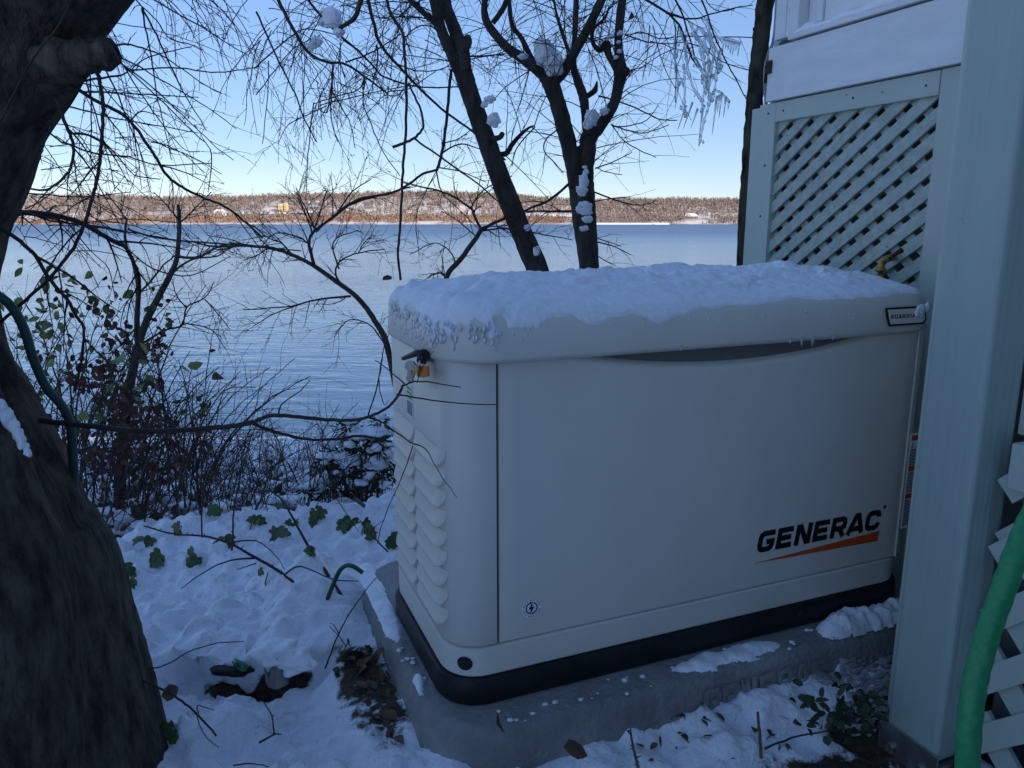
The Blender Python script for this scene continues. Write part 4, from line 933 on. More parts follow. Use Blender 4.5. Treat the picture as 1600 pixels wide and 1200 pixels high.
for D_, r_ in ((Da1, ra1), (Da2, ra2), (Da3, ra3), (Da4, [.004]*len(Da4))): sprout(mb, D_, r_, 9, .35, ra, .3, 2, .9, .1, 3, .0009)
mb.build('twigs', M['twig'], LT, kind='stuff')

# --- the forked tree
FT = thing('bare_tree', 'bare forked tree with snow in its crotch behind the generator', 'tree', px(925, 600, 3.5), 'bare trees at the edge of the bank')
TB = 3.4
limb(FT, [(926,620),(923,500),(920,415),(913,340),(908,290),(903,255),(893,235)], TB+.1, TB, [50,38,31,38,40,34,28], M['bark_grey'], 'trunk', 14)
_, Db1, rb1 = limb(FT, [(903,290),(894,250),(882,200),(868,150),(855,118)], TB, TB-.1, [30,25,26,25,28], M['bark_grey'])
_, Db2, rb2 = limb(FT, [(914,320),(915,270),(918,235),(920,215),(932,200)], TB-.02, TB, [26,25,26,27,24], M['bark_grey'])
_, Db3, rb3 = limb(FT, [(855,122),(838,108),(812,88),(790,72),(765,42),(757,20),(757,-10),(750,-120)], TB-.1, TB-.2, [20,17,16,14,13,11,9,6], M['bark_grey'])
_, Db4, rb4 = limb(FT, [(866,126),(882,110),(900,78),(918,45),(935,10),(950,-30),(970,-150)], TB-.1, TB-.2, [20,16,15,14,14,13,8], M['bark_grey'])
_, Db5, rb5 = limb(FT, [(930,205),(946,185),(960,160),(967,130),(970,112),(968,90),(966,60),(970,20),(974,-20),(980,-140)], TB, TB-.1, [22,17,16,18,23,15,13,14,13,8], M['bark_grey'])
_, Db6, rb6 = limb(FT, [(919,215),(915,180),(911,150),(902,125),(896,102),(898,60),(900,10),(902,-60)], TB, TB-.1, [17,14,15,13,10,9,9,7], M['bark_grey'])
_, Db7, rb7 = limb(FT, [(966,112),(958,98),(950,82),(948,68),(938,78),(928,70),(925,55),(930,42),(945,28),(952,10)], TB-.05, TB-.1, [12,11,11,13,9,7,6,5,4,3], M['bark_grey'], 'limb', 9)
limb(FT, [(915,152),(924,146),(930,140),(933,127)], TB, TB-.1, [8,9,9,2], M['bark_grey'], 'branch_stub', 8)
limb(FT, [(972,118),(979,112),(979,108)], TB-.05, TB-.1, [14,12,7], M['bark_grey'], 'burl', 9)
limb(FT, [(848,112),(830,90),(815,60),(800,38),(796,0),(800,-60)], TB-.1, TB-.15, [12,9,8,7,6,4], M['bark_grey'], 'limb', 8)
limb(FT, [(770,36),(785,15),(795,-8)], TB-.2, TB-.25, [9,9,8], M['bark_grey'], 'limb', 8)
_, Db8, rb8 = limb(FT, [(890,82),(880,55),(868,15),(862,-30)], TB-.12, TB-.2, [5,5,4,3], M['bark_grey'], 'branch', 6)
mb = MB(); rb = random.Random(55)
for pix, t0, t1, w0, w1 in [
 ([(1000,-6),(1040,18),(1060,38),(1070,60),(1078,84),(1090,105)], 2.7, 2.75, 4, 3), ([(1050,-8),(1065,20),(1078,60),(1090,105)], 2.7, 2.75, 3.4, 2), ([(1040,20),(1080,30),(1110,22),(1150,12),(1176,8)], 2.7, 2.8, 3, 1.4),
 ([(1092,-8),(1105,22),(1120,65),(1140,105),(1150,125),(1172,165)], 2.7, 2.7, 3, 1.6), ([(1100,-6),(1110,10),(1125,18),(1148,14)], 2.7, 2.8, 2, 1.2),
 ([(978,55),(1010,65),(1040,68),(1072,66)], 3.2, 2.9, 2.4, 1.4), ([(978,60),(1000,50),(1030,60),(1068,57),(1140,58),(1185,59)], 3.2, 2.7, 2, 1.5), ([(1072,66),(1100,75),(1130,98),(1175,110)], 2.8, 2.7, 2, 1.3),
 ([(975,120),(985,110),(1005,105)], 3.3, 3.2, 2, 1.3), ([(935,150),(965,158),(1000,172),(1030,186),(1058,188)], 3.3, 3.1, 2.6, 1.6), ([(955,195),(975,198),(1010,188),(1028,165)], 3.3, 3.1, 2.2, 1.3), ([(955,195),(985,205),(1010,207),(1045,195)], 3.3, 3.1, 2.4, 1.4),
 ([(957,197),(975,220),(1000,235),(1025,246)], 3.3, 3.1, 2.2, 1.3), ([(930,263),(960,252),(987,238)], 3.35, 3.2, 2.4, 1.3), ([(932,262),(945,268),(972,273)], 3.35, 3.2, 2, 1.2), ([(928,300),(960,312),(990,320),(1015,318),(1025,312)], 3.35, 3.1, 2.8, 1.3),
 ([(925,316),(955,310),(985,308)], 3.35, 3.2, 2, 1.2), ([(932,378),(960,385),(985,398)], 3.35, 3.2, 2.4, 1.3), ([(933,372),(970,385)], 3.35, 3.2, 2, 1.2), ([(933,400),(960,415)], 3.35, 3.2, 2, 1.2),
 ([(888,288),(860,312),(830,325),(815,332)], 3.35, 3.1, 5, 3), ([(892,330),(860,330),(820,330)], 3.35, 3.2, 4, 2.5), ([(875,200),(855,215),(850,235),(862,250),(880,270)], 3.3, 3.3, 2.4, 1.8), ([(836,198),(808,230),(800,260)], 3.1, 3.1, 2.4, 1.4),
 ([(830,92),(822,130),(806,180)], 3.3, 3.2, 2.6, 1.5), ([(1015,40),(1012,80),(1008,108)], 3.0, 2.9, 1.8, 1.2), ([(1020,40),(1030,80),(1040,110),(1056,140)], 2.8, 2.75, 1.8, 1.2), ([(1055,38),(1056,100),(1055,160)], 2.7, 2.7, 2, 1.4)]:
    D_, r_ = branch(mb, pix, t0, t1, w0, w1, 4, 4, 3); sprout(mb, D_, r_, 4, .15, rb, .2, 1, .7, .2, 3, .0009)
for D_, r_, n_ in ((Db3, rb3, 16), (Db4, rb4, 12), (Db5, rb5, 10), (Db6, rb6, 12), (Db7, rb7, 8), (Db8, rb8, 7), (Db1, rb1, 7), (Db2, rb2, 3)): sprout(mb, D_, r_, n_, .42, rb, .25, 2, .9, .05, 3, .0009)
for k in range(54):
    x_ = rb.uniform(765, 1060); y_ = rb.uniform(-60, 90); L_ = rb.uniform(60, 170); a_ = rb.uniform(.2, 2.8); t0 = rb.uniform(2.8, 3.5)
    p_ = [(x_+L_*f_*cos(a_), y_+L_*f_*sin(a_)*(.5+.5*f_)) for f_ in (0, .25, .5, .75, 1)]
    D_, r_ = branch(mb, p_, t0, t0+.15, 1.7, 1.0, 3, 3, 4); sprout(mb, D_, r_, 4, .14, rb, .25, 1, .7, .2, 3, .0009)
mb.build('twigs', M['twig'], FT, kind='stuff')

# --- low tree behind the machine, reaching out over the water
WT = thing('bare_sapling', 'low bare sapling leaning out over the water behind the generator', 'tree', px(640, 700, 2.9))
mb = MB(); Dw, rw = branch(mb, [(640,700),(618,600),(605,540),(597,520),(585,500),(565,472),(540,450),(490,415)], 2.9, 2.9, 11, 7, 5, 7, 2); mb.build('trunk', M['twig'], WT)
mb = MB(); rw_ = random.Random(77)
for pix, w0, w1 in [([(490,415),(455,398),(420,387),(380,384)], 7, 4), ([(380,384),(330,385),(290,375)], 4, 2), ([(490,413),(486,396),(483,382),(490,362),(520,340),(550,318),(600,304),(640,292)], 6, 2.4), ([(488,365),(478,335),(463,300)], 3, 1.6), ([(490,362),(500,330),(510,300),(505,298)], 3, 1.6),
    ([(525,336),(550,300),(580,280)], 3, 1.4), ([(548,463),(500,467),(455,478),(380,484)], 4, 1.6), ([(470,475),(430,490),(395,510)], 2.4, 1.2), ([(540,452),(525,430),(530,410),(560,395),(600,390)], 4, 1.6), ([(530,420),(520,385),(530,370),(560,360)], 3, 1.4),
    ([(560,395),(570,378),(580,370)], 2, 1.2), ([(605,545),(580,510),(545,500),(522,528)], 2.6, 1.2), ([(455,398),(440,380),(420,372),(395,352)], 3, 1.4), ([(483,382),(465,370),(430,365),(400,395)], 3, 1.4), ([(420,387),(400,400),(380,407)], 2.4, 1.2)]:
    D_, r_ = branch(mb, pix, 2.9, 2.9, w0, w1, 5, 5, 3)
    sprout(mb, D_, r_, 8, .16, rw_, -.05, 2, .8, .1, 3, .0009)
mb.build('twigs', M['twig'], WT, kind='stuff')
WT2 = thing('bare_sapling', 'small bare sapling just beyond the lid left of the leaning tree', 'tree', px(690, 600, 2.9))
mb = MB(); branch(mb, [(690,600),(690,500),(698,433),(720,405),(745,370),(752,358)], 2.9, 2.9, 10, 7, 5, 7, 2); mb.build('trunk', M['twig'], WT2)
mb = MB()
for pix, w0, w1 in [([(752,358),(780,345),(800,338)], 6, 4), ([(752,360),(740,335),(735,325),(700,303),(660,292),(630,285)], 5, 2), ([(735,325),(752,300),(775,285),(800,275)], 3, 1.4), ([(750,362),(790,357),(815,372)], 3, 2), ([(698,433),(685,426),(668,434)], 4, 2), ([(712,412),(705,395),(680,380),(640,398)], 2.6, 1.3), ([(790,357),(840,365),(895,375)], 2.6, 1.4), ([(745,370),(715,345),(690,330)], 2.4, 1.2)]:
    D_, r_ = branch(mb, pix, 2.9, 3.0, w0, w1, 5, 5, 3); sprout(mb, D_, r_, 7, .15, rw_, -.02, 2, .8, .1, 3, .0009)
mb.build('twigs', M['twig'], WT2, kind='stuff')

# --- snow caught in the trees
def clump(pix, t_, r_, sc, label, seed, extra=()):
    mb = MB(); c_ = px(*pix, t_); mb.blob(c_, r_*t_/FOC*.95, sc, .34, 4, 1.9, seed)
    for dx, dy, rr_, s2 in extra: mb.blob(px(pix[0]+dx, pix[1]+dy, t_), rr_*t_/FOC, s2, .34, 4, 1.9, seed+3+dx)
    tag(mb.build('snow_clump', M['snow'], None), label, 'snow', 'snow clumps lodged in the trees')
clump((852,85), TB-.16, 22, (.75,.8,1.0), 'big smooth snow clump in the fork of the forked tree', 1, ((12,14,16,(.9,.8,1.1)), (-6,-14,13,(1,.8,.7)), (8,26,9,(.9,.8,.8))))
clump((818,88), TB-.22, 8, (1.2,.8,.6), 'thin snow pad on the forked tree\'s left limb', 2)
clump((925,182), TB-.12, 13, (.9,.9,1.0), 'snow clump in the upper crotch of the right stem', 3, ((-6,10,9,(.8,.8,1)), (19,-8,7,(1,.8,.9))))
clump((912,285), TB-.11, 11, (.7,.5,1.4), 'snow strip down the crotch of the forked trunk', 4, ((3,-16,6,(.8,.5,.9)), (-3,12,10,(.9,.5,.8)), (2,40,12,(1,.5,.9)), (6,58,9,(1,.5,.7)), (1,72,7,(1,.5,.6)), (2,-24,4,(1,.6,.6))))
clump((771,187), 2.95, 11, (.9,.9,1.0), 'snow knob resting against the leaning trunk', 5)
clump((766,155), 2.95, 9, (1.0,.9,.7), 'small snow puff above the leaning trunk\'s snow knob', 6, ((-9,8,5,(1,1,1)),))
clump((824,356), 3.0, 6, (.8,.5,1), 'small snow fleck at mid height on the leaning trunk', 7)
clump((839,392), 3.02, 7, (.8,.5,1.1), 'lowest snow fleck on the leaning trunk just above the lid', 8)
clump((517,28), 2.45, 17, (1.1,.9,1.0), 'round snow puff on twigs at the top of the photo', 9, ((-12,4,9,(1,1,.8)), (12,22,9,(1,1,.8))))
clump((493,66), 2.45, 10, (1,.9,1.0), 'smaller snow puff below the round one at the top', 10, ((-8,7,7,(1,1,.8)),))
clump((291,382), 2.3, 7, (1,.9,.8), 'tiny snow puff on a twig over the water at the left', 11)
mb = MB()
for x_, y_, r_ in ((969,52,5),(955,57,5),(948,60,4),(967,66,4),(968,80,4),(962,90,4)): mb.blob(px(x_, y_, TB-.13), r_*TB/FOC, (1,.7,.8), .4, 2, 1.4, x_)
tag(mb.build('snow_clump', M['snow'], None), 'dots of snow climbing the right stem of the forked tree', 'snow', 'snow clumps lodged in the trees')
mb = MB(); rq = random.Random(4)
for k in range(16):
    f_ = k/15; mb.blob(px(4+40*f_+rq.uniform(-3,3), 640+66*f_+rq.uniform(-3,3), 1.10+.01*rq.random()), (rq.uniform(8,12)*(1-.45*f_))*1.1/FOC, (1,.8,1.3), .45, 3, 1.4, k)
tag(mb.build('snow_clump', M['snow'], None), 'wedge of snow lodged in the crotch of the massive left trunk', 'snow', 'snow clumps lodged in the trees')

# --- ice hanging in the twigs at the upper right
ICE = thing('ice_cluster', 'glittering cluster of icicles hanging from twigs at the upper right', 'ice', px(1095, 120, 2.72))
mb = MB(); ri = random.Random(9)
strands = [[(1078,35),(1090,60),(1098,90),(1105,130),(1108,160),(1100,190),(1092,228)], [(1060,40),(1070,65),(1085,90),(1100,120),(1110,150)], [(1095,45),(1110,70),(1120,100),(1118,130),(1112,160)], [(1070,70),(1075,110),(1085,140),(1098,160)],
  [(1108,40),(1112,65),(1125,90),(1122,115)], [(1082,50),(1104,80),(1112,120)], [(1068,100),(1070,140),(1068,170),(1075,180)], [(1100,60),(1108,100),(1100,140),(1096,175)], [(1055,55),(1055,95),(1060,130)]]
for st in strands:
    D_ = dense([px(x_, y_, 2.72+ri.uniform(-.05,.05)) for x_, y_ in st], 7)
    mb.tube(D_, [ri.uniform(.0022, .0075) for _ in D_], 6, True, .5, ri)
mb.build('ice_strand', M['ice'], ICE)
mb = MB()
for k in range(70):
    st = ri.choice(strands); i = ri.randrange(len(st)-1); f_ = ri.random(); x_ = st[i][0]*(1-f_)+st[i+1][0]*f_; y_ = st[i][1]*(1-f_)+st[i+1][1]*f_
    mb.blob(px(x_+ri.uniform(-7,7), y_+ri.uniform(-5,5), 2.72+ri.uniform(-.06,.06)), ri.uniform(.002,.0065), (1,.8,1.6), .8, 1, 1.5, k)
mb.build('ice_lump', M['ice'], ICE, kind='stuff')
icl = [(1131+k*4, 62+k*1.0, 10+12*ri.random()) for k in range(7)]+[(1128,145,40),(1134,152,32),(1139,158,14),(1120,150,62),(1124,148,28),(1090,170,30),(1082,160,42),(1072,165,40),(1105,30,14),(1115,88,40),(1108,95,50),(1060,130,40),(1098,170,52),(1110,118,30)]
for x_, y_, l_ in icl:
    mb = MB(); lx = -.35 if x_ in (1082, 1072, 1090) else -.12
    mb.tube([px(x_, y_, 2.71), px(x_+lx*l_*.5, y_+l_*.5, 2.71), px(x_+lx*l_, y_+l_, 2.71)], [.0046, .003, .0005], 6); mb.build('icicle', M['ice'], ICE)
mb = MB(); D_ = dense([px(x_, y_, 2.71) for x_, y_ in ((1100,56),(1118,58),(1140,62),(1158,67))], 5); mb.tube(D_, [ri.uniform(.003,.006) for _ in D_], 6); mb.build('ice_bar', M['ice'], ICE); mb = MB()
D_ = dense([px(x_, y_, 2.71) for x_, y_ in ((1115,140),(1128,146),(1140,160))], 5); mb.tube(D_, [ri.uniform(.003,.006) for _ in D_], 6); mb.build('ice_bar', M['ice'], ICE)

# ------------------------------------------------------------------ leaves, shrubs
def leaf(mb, p, n, d, L, Wd, curl=.25, rnd=R):
    """a folded leaf of eight points"""
    d = d.normalized(); n = (n-d*n.dot(d));
    if n.length < 1e-4: n = d.orthogonal()
    n.normalize(); s_ = d.cross(n); c_ = curl
    pr = [(0,0),(.22,.42),(.5,.5),(.78,.33),(1,0)]
    vs = []
    for f_, ww in pr: vs.append(p+d*L*f_-n*L*c_*f_*f_)
    for f_, ww in pr[1:4]: vs.append(p+d*L*f_+s_*Wd*ww*rnd.uniform(.8,1.15)+n*L*(.12*ww-c_*f_*f_))
    for f_, ww in pr[1:4]: vs.append(p+d*L*f_-s_*Wd*ww*rnd.uniform(.8,1.15)+n*L*(.12*ww-c_*f_*f_))
    mb.add([tuple(v) for v in vs], [(0,5,1),(1,5,6,2),(2,6,7,3),(3,7,4),(0,1,8),(1,2,9,8),(2,3,10,9),(3,4,10)])
def ivy_leaf(mb, p, n, d, L, rnd=R):
    """a lobed leaf, folded along its rib"""
    d = d.normalized(); n = n-d*n.dot(d)
    if n.length < 1e-4: n = d.orthogonal()
    n.normalize(); s_ = d.cross(n)
    out = [(0,.0),(-.10,.22),(.02,.46),(.20,.50),(.30,.34),(.48,.42),(.62,.36),(.70,.20),(.88,.12),(1.0,0)]
    c_ = rnd.uniform(.1,.4); rib = [p+d*L*f_-n*L*c_*max(0, f_)**2 for f_ in (0,.02,.25,.5,.75,1.0)]
    pos_ = lambda f_, w_: p+d*L*f_+s_*L*w_*rnd.uniform(.92,1.08)+n*L*(.16*abs(w_)-c_*max(0, f_)**2-.35*w_*w_)
    vs = [tuple(v) for v in rib]
    vs += [tuple(pos_(f_, w_)) for f_, w_ in out[1:9]]+[tuple(pos_(f_, -w_)) for f_, w_ in out[1:9]]
    A = [6+k for k in range(8)]; B = [14+k for k in range(8)]; fs = []
    for S, fl in ((A, 0), (B, 1)):
        t_ = [(0,S[0],S[1],1),(1,S[1],S[2],2),(2,S[2],S[3]),(2,S[3],S[4],3),(3,S[4],S[5],4),(4,S[5],S[6]),(4,S[6],S[7],5)]
        fs += [tuple(reversed(f_)) if fl else f_ for f_ in t_]
    mb.add(vs, fs)
def rv(rnd): return Vector((rnd.uniform(-1,1), rnd.uniform(-1,1), rnd.uniform(-1,1)))

# bare sapling left with a thicket round its foot
BS = thing('bare_sapling', 'slender bare sapling among brambles left of the water', 'tree', px(185, 760, 3.4))
mb = MB(); branch(mb, [(185,800),(192,700),(200,620),(212,560),(222,520),(240,478),(265,432),(277,400),(280,340),(278,320)], 3.4, 3.4, 18, 5, 5, 8, 2); branch(mb, [(216,545),(214,500),(216,450),(208,410),(196,378),(198,340)], 3.4, 3.4, 10, 3, 5, 7, 2); mb.build('trunk', M['bark_grey'], BS)
mb = MB(); rs = random.Random(101)
for pix, w0, w1 in [([(277,400),(310,402),(350,382),(400,384)], 5, 2), ([(268,428),(300,405),(340,400),(365,380)], 4, 1.6), ([(216,460),(235,440),(255,415),(275,398)], 4, 2), ([(280,345),(260,320),(240,300)], 3, 1.5), ([(280,350),(300,330),(330,300)], 3, 1.5), ([(225,535),(260,515),(285,508),(292,480),(320,465),(335,440)], 4, 1.6), ([(290,480),(275,460),(270,440)], 2.4, 1.4), ([(320,468),(340,490),(360,515)], 2.4, 1.2), ([(290,505),(330,515),(352,545)], 2.4, 1.2), ([(198,345),(185,325),(165,300)], 3, 1.4)]:
    D_, r_ = branch(mb, pix, 3.4, 3.3, w0, w1, 4, 5, 3); sprout(mb, D_, r_, 7, .17, rs, 0, 2, .8, .1, 3, .0010)
mb.build('twigs', M['twig'], BS, kind='stuff')

TH = thing('bramble_thicket', 'tangled thicket of thin stems with withered brown leaves at left', 'shrub', px(190, 800, 3.1))
mb = MB(); lf = MB(); gl = MB(); rs = random.Random(5)
for k in range(135):
    x0 = rs.uniform(20, 330); y0 = rs.uniform(690, 850); t_ = rs.uniform(2.5, 4.2); H_ = rs.uniform(120, 330); ln = rs.uniform(-130, 160)
    p_ = [(x0+ln*f_**1.4, y0-H_*f_*(1.1-.28*f_)) for f_ in (0, .25, .5, .75, 1)]
    D_, r_ = branch(mb, p_, t_, t_, rs.uniform(2.2, 4.5), 1.2, 4, 3, 6); sprout(mb, D_, r_, 6, .20, rs, .15, 1, .9, .2, 3, .0010)
for k in range(46):
    x0 = rs.uniform(290, 540); y0 = rs.uniform(745, 835); t_ = rs.uniform(2.5, 3.4); H_ = rs.uniform(70, 190); ln = rs.uniform(-60, 130)
    p_ = [(x0+ln*f_**1.3, y0-H_*f_*(1.15-.35*f_)) for f_ in (0, .25, .5, .75, 1)]
    D_, r_ = branch(mb, p_, t_, t_, rs.uniform(1.6, 2.8), 1.0, 4, 3, 6); sprout(mb, D_, r_, 5, .13, rs, .2, 1, .9, .25, 3, .0008)
mb.build('stems', M['twig'], TH, kind='stuff')
for k in range(2100):
    x_ = rs.gauss(185, 75); y_ = rs.gauss(640, 85)
    if x_ < 30 or x_ > 330 or y_ < 430 or y_ > 840 or float(fbm(x_/45, y_/45, 2, 44)) < -.10: continue
    p_ = px(x_, y_, rs.uniform(2.6, 4.0)); leaf(lf, p_, rv(rs), rv(rs)+Vector((0,0,-.6)), rs.uniform(.02,.042), rs.uniform(.015,.03), rs.uniform(.1,.6), rs)
lf.build('withered_leaves', M['brown_leaf'], TH, kind='stuff')
for k in range(110):
    x_ = rs.gauss(75, 40) if k < 80 else rs.gauss(190, 70); y_ = rs.gauss(520, 60) if k < 80 else rs.gauss(560, 70)
    if x_ < 5 or x_ > 330 or y_ < 400: continue
    leaf(gl, px(x_, y_, rs.uniform(2.6, 3.6)), rv(rs), rv(rs)+Vector((0,0,-.5)), rs.uniform(.03,.06), rs.uniform(.02,.035), rs.uniform(.1,.5), rs)
for x_, y_ in ((318,648),(312,650),(308,646),(276,632),(283,640),(322,642)): leaf(gl, px(x_, y_, 3.0), rv(rs), rv(rs), .045, .035, .3, rs)
gl.build('green_leaves', M['yellow_leaf'], TH, kind='stuff')

# fine brush all down the snowy bank
mb = MB(); sp = MB(); rs = random.Random(15)
for k in range(720):
    x0 = rs.uniform(130, 640); t_ = rs.uniform(3.0, 7.5); wx = (x0-800)/FOC*t_; wy = t_*.97; z0 = gz(wx, wy)-.02
    L_ = rs.uniform(.18, .6); d_ = Vector((rs.uniform(-.7,.7), rs.uniform(-.4,.4), 1)).normalized(); p_ = Vector((wx, wy, z0)); pts = [p_]
    for q in range(5): d_ = (d_+rv(rs)*.22).normalized(); p_ = p_+d_*L_/5; pts.append(p_)
    rr_ = [rs.uniform(.0014,.0028)*(1-.7*q/5) for q in range(6)]; mb.tube(pts, rr_, 3, False); sprout(mb, pts, rr_, 4, L_*.5, rs, 0, 1, .9, .2, 3, .0012)
mb.build('bank_brush', M['twig_red'], None, kind='stuff')
for k in range(420):
    x0 = rs.uniform(150, 640); t_ = rs.uniform(3.0, 6.5); wx = (x0-800)/FOC*t_; wy = t_*.97; p_ = Vector((wx, wy, gz(wx, wy)+rs.uniform(0,.12)))
    leaf(sp, p_, Vector((0,0,1))+rv(rs)*.5, rv(rs), rs.uniform(.04,.08), rs.uniform(.03,.05), .3, rs)
sp.build('bank_leaves', M['dark_leaf'], None, kind='stuff')
mb = MB()
for k in range(460):
    x0 = rs.uniform(120, 640); t_ = rs.uniform(3.0, 9); wx = (x0-800)/FOC*t_; wy = t_*.97
    mb.blob((wx, wy, gz(wx, wy)+rs.uniform(.02,.16)), rs.uniform(.02,.065), (1.3,1,.55), .6, 2, 1.4, k)
mb.build('bank_snow_tufts', M['snow'], None, kind='stuff')

# snow-laden evergreen at the machine's back corner
EV = thing('evergreen_shrub', 'dark evergreen shrub weighed down by snow beside the generator', 'shrub', px(560, 850, 3.2))
mb = MB(); nd = MB(); st = MB(); re_ = random.Random(12)
cl = [(545,668,22),(585,690,28),(530,705,30),(565,700,32),(595,660,16),(545,735,30),(590,740,30),(508,725,22),(515,760,26),(565,775,30),(600,790,22),(535,800,22),(480,770,18),(610,720,20),(600,840,18)]
base = px(565, 850, 3.2)
for x_, y_, r_ in cl:
    t_ = 3.2+re_.uniform(-.12,.12); c_ = px(x_, y_, t_); rr_ = r_*t_/FOC
    st.tube([base, base.lerp(c_, .6)+rv(re_)*.03, c_], [.010,.007,.004], 5)
    for k in range(int(150*(r_/26)**2)):
        d_ = rv(re_).normalized(); p_ = c_+Vector((d_.x, d_.y, d_.z*.75-.15))*rr_*re_.uniform(.3, 1.05); e_ = (d_+Vector((0,0,-.35))+rv(re_)*.5).normalized()
        s_ = e_.orthogonal().normalized()*.0045; L_ = re_.uniform(.02,.045)
        nd.add([tuple(p_-s_), tuple(p_+s_), tuple(p_+e_*L_)], [(0,1,2)])
    mb = MB(); mb.blob(c_+Vector((0,0,rr_*.62)), rr_*.72, (1.05,.95,.42), .45, 3, 1.4, int(x_))
    for q in range(3): mb.blob(c_+Vector((re_.uniform(-1,1)*rr_, -rr_*.6, re_.uniform(-.5,.5)*rr_)), rr_*re_.uniform(.14,.3), (1,1,.7), .5, 2, 1.4, int(x_)+q)
    mb.build('snow_load', M['snow'], EV)
nd.build('needles', M['yew'], EV, smooth=False, kind='stuff'); st.build('stems', M['bark'], EV)

def drop(x_, y_):
    t_ = 1.0
    while t_ < 3 and px(x_, y_, t_).z > gz(px(x_, y_, t_).x, px(x_, y_, t_).y)+.008: t_ += .02
    return px(x_, y_, t_)
# ivy showing through the snow: each sprig is a thing, each leaf a part
ivy = [((245,866),2.05,'single broad ivy leaf upright in snow nearest the far left edge of the ledge',2,1.1), ((188,884),1.95,'ivy sprig in snow touching the massive trunk at mid height',3,1.0), ((232,832),2.3,'ivy sprig on the ledge where the thicket ends',2,1.0), ((357,838),2.3,'dark ivy tuft behind the thorny dead stem',5,1.0), ((438,828),2.35,'bright green ivy tuft in the middle of the ledge',6,1.1), ((542,812),2.3,'tall ivy tuft with snow beside the evergreen',6,1.2), ((612,838),2.2,'ivy sprig against the generator\'s back corner',4,.9), ((588,830),2.25,'single ivy leaf just left of the generator',2,.8), ((262,1152),1.42,'green ivy sprig at the foot of the massive trunk',3,.9), ((312,868),2.1,'browning ivy leaf lying by the thorny stem',3,1.0), ((488,855),2.15,'tiny ivy leaf under the slanting dead cane',2,.7), ((330,792),2.55,'ivy tuft on the far lip of the ledge',4,1.0), ((205,905),1.9,'low ivy leaves at the trunk\'s edge',2,.8), ((500,798),2.5,'ivy leaves poking up left of the evergreen',4,.9), ((395,812),2.4,'small ivy tuft behind the middle of the ledge',3,.8), ((285,818),2.4,'ivy leaves just behind the tip of the thorny stem',3,.8), ((462,806),2.4,'two ivy leaves behind the slanting dead cane',2,.8), ((570,815),2.3,'ivy leaves low under the evergreen near the generator',3,.8), ((420,893),2.0,'single small ivy leaf in the open snow of the ledge',1,.7)]
for (x_, y_), t_, lab, n_, sc in ivy:
    c_ = drop(x_, y_+16)+Vector((0, 0, .016)); ri = random.Random(x_)
    T_ = thing('ivy_sprig', lab, 'ivy', c_-Vector((0,0,.03)), 'ivy sprigs poking through the snow')
    mb = MB(); mb.tube([c_-Vector((0,0,.07)), c_-Vector((.01,0,.02)), c_+Vector((0,0,.01))], [.002,.0018,.0014], 4); mb.build('stem', M['twig_green'], T_)
    for k in range(n_):
        mb = MB(); d_ = Vector((ri.uniform(-1,1), ri.uniform(-.6,.2), ri.uniform(-1,.1))); ivy_leaf(mb, c_+Vector((ri.uniform(-.018,.018), ri.uniform(-.01,.01), ri.uniform(-.005,.025))), Vector((ri.uniform(-.4,.4),-1,.5)), d_, .040*sc*ri.uniform(.75,1.25), ri)
        mb.build('leaf', M['green_leaf'], T_)

# dead canes and stems standing in the snow
def cane(lab, pix, t0, t1, w0, w1, name='dry_cane', matr='twig', side=(), cat='stem', thorn=0, group=None):
    mb = MB(); D_, r_ = branch(mb, pix, t0, t1, w0, w1, 5, 5, 1.5)
    for q in side: branch(mb, q[0], q[1], q[2], q[3], q[4], 4, 4, 1.5)
    if thorn:
        rn = random.Random(thorn)
        for i in range(1, len(D_)-1, 1):
            mb.tube([D_[i], D_[i]+Vector((rn.uniform(-1,1), rn.uniform(-.5,.5), rn.uniform(-.2,1)))*.009], [.0016, .0008], 3)
    return tag(mb.build(name, M[matr], None), lab, cat, group)
cane('long thorny dead stem slanting across the snow ledge', [(505,945),(470,918),(440,895),(400,872),(360,850),(320,838),(270,834),(225,822)], 1.93, 2.1, 6, 2.4, thorn=3, side=(([(400,872),(360,876),(325,890),(283,920)], 2.0, 1.9, 3.4, 1.6), ([(400,880),(385,885),(370,890)], 2, 2, 2.4, 1.4), ([(445,898),(470,885),(520,905),(560,908)], 1.95, 1.9, 3, 1.6), ([(360,848),(400,845),(430,868),(445,890)], 2.0, 1.95, 2.6, 1.4)))
cane('slanting brown dead cane crossing behind the green wire hoop', [(540,942),(522,912),(500,880),(480,850),(455,805),(440,780),(420,765)], 1.92, 2.2, 6, 2.6)
cane('thin upright stem at the back of the ledge', [(362,860),(364,830),(365,800),(372,760),(390,690),(397,680)], 2.2, 2.4, 3.4, 1.6, thorn=4)
cane('tall thin stem rising from the ledge near the thicket', [(316,840),(315,800),(320,740),(330,690),(338,660),(352,610),(400,605)], 2.3, 2.3, 2.8, 1.2)
cane('fine twig left leaning against the concrete pad', [(508,1045),(525,1000),(545,960),(570,925),(590,900)], 1.6, 1.75, 3, 1.2, side=(([(530,990),(520,975),(515,975)], 1.65, 1.65, 2, 1.2), ([(540,1010),(530,995),(515,978)], 1.65, 1.65, 2, 1.2)))
cane('short forked twig stuck in the snow in front of the ledge', [(405,1160),(430,1147),(440,1148)], 1.42, 1.42, 4, 1.5, side=(([(428,1147),(425,1120),(410,1092)], 1.42, 1.45, 2.6, 1.4), ([(425,1122),(428,1116)], 1.43, 1.43, 2, 1)))
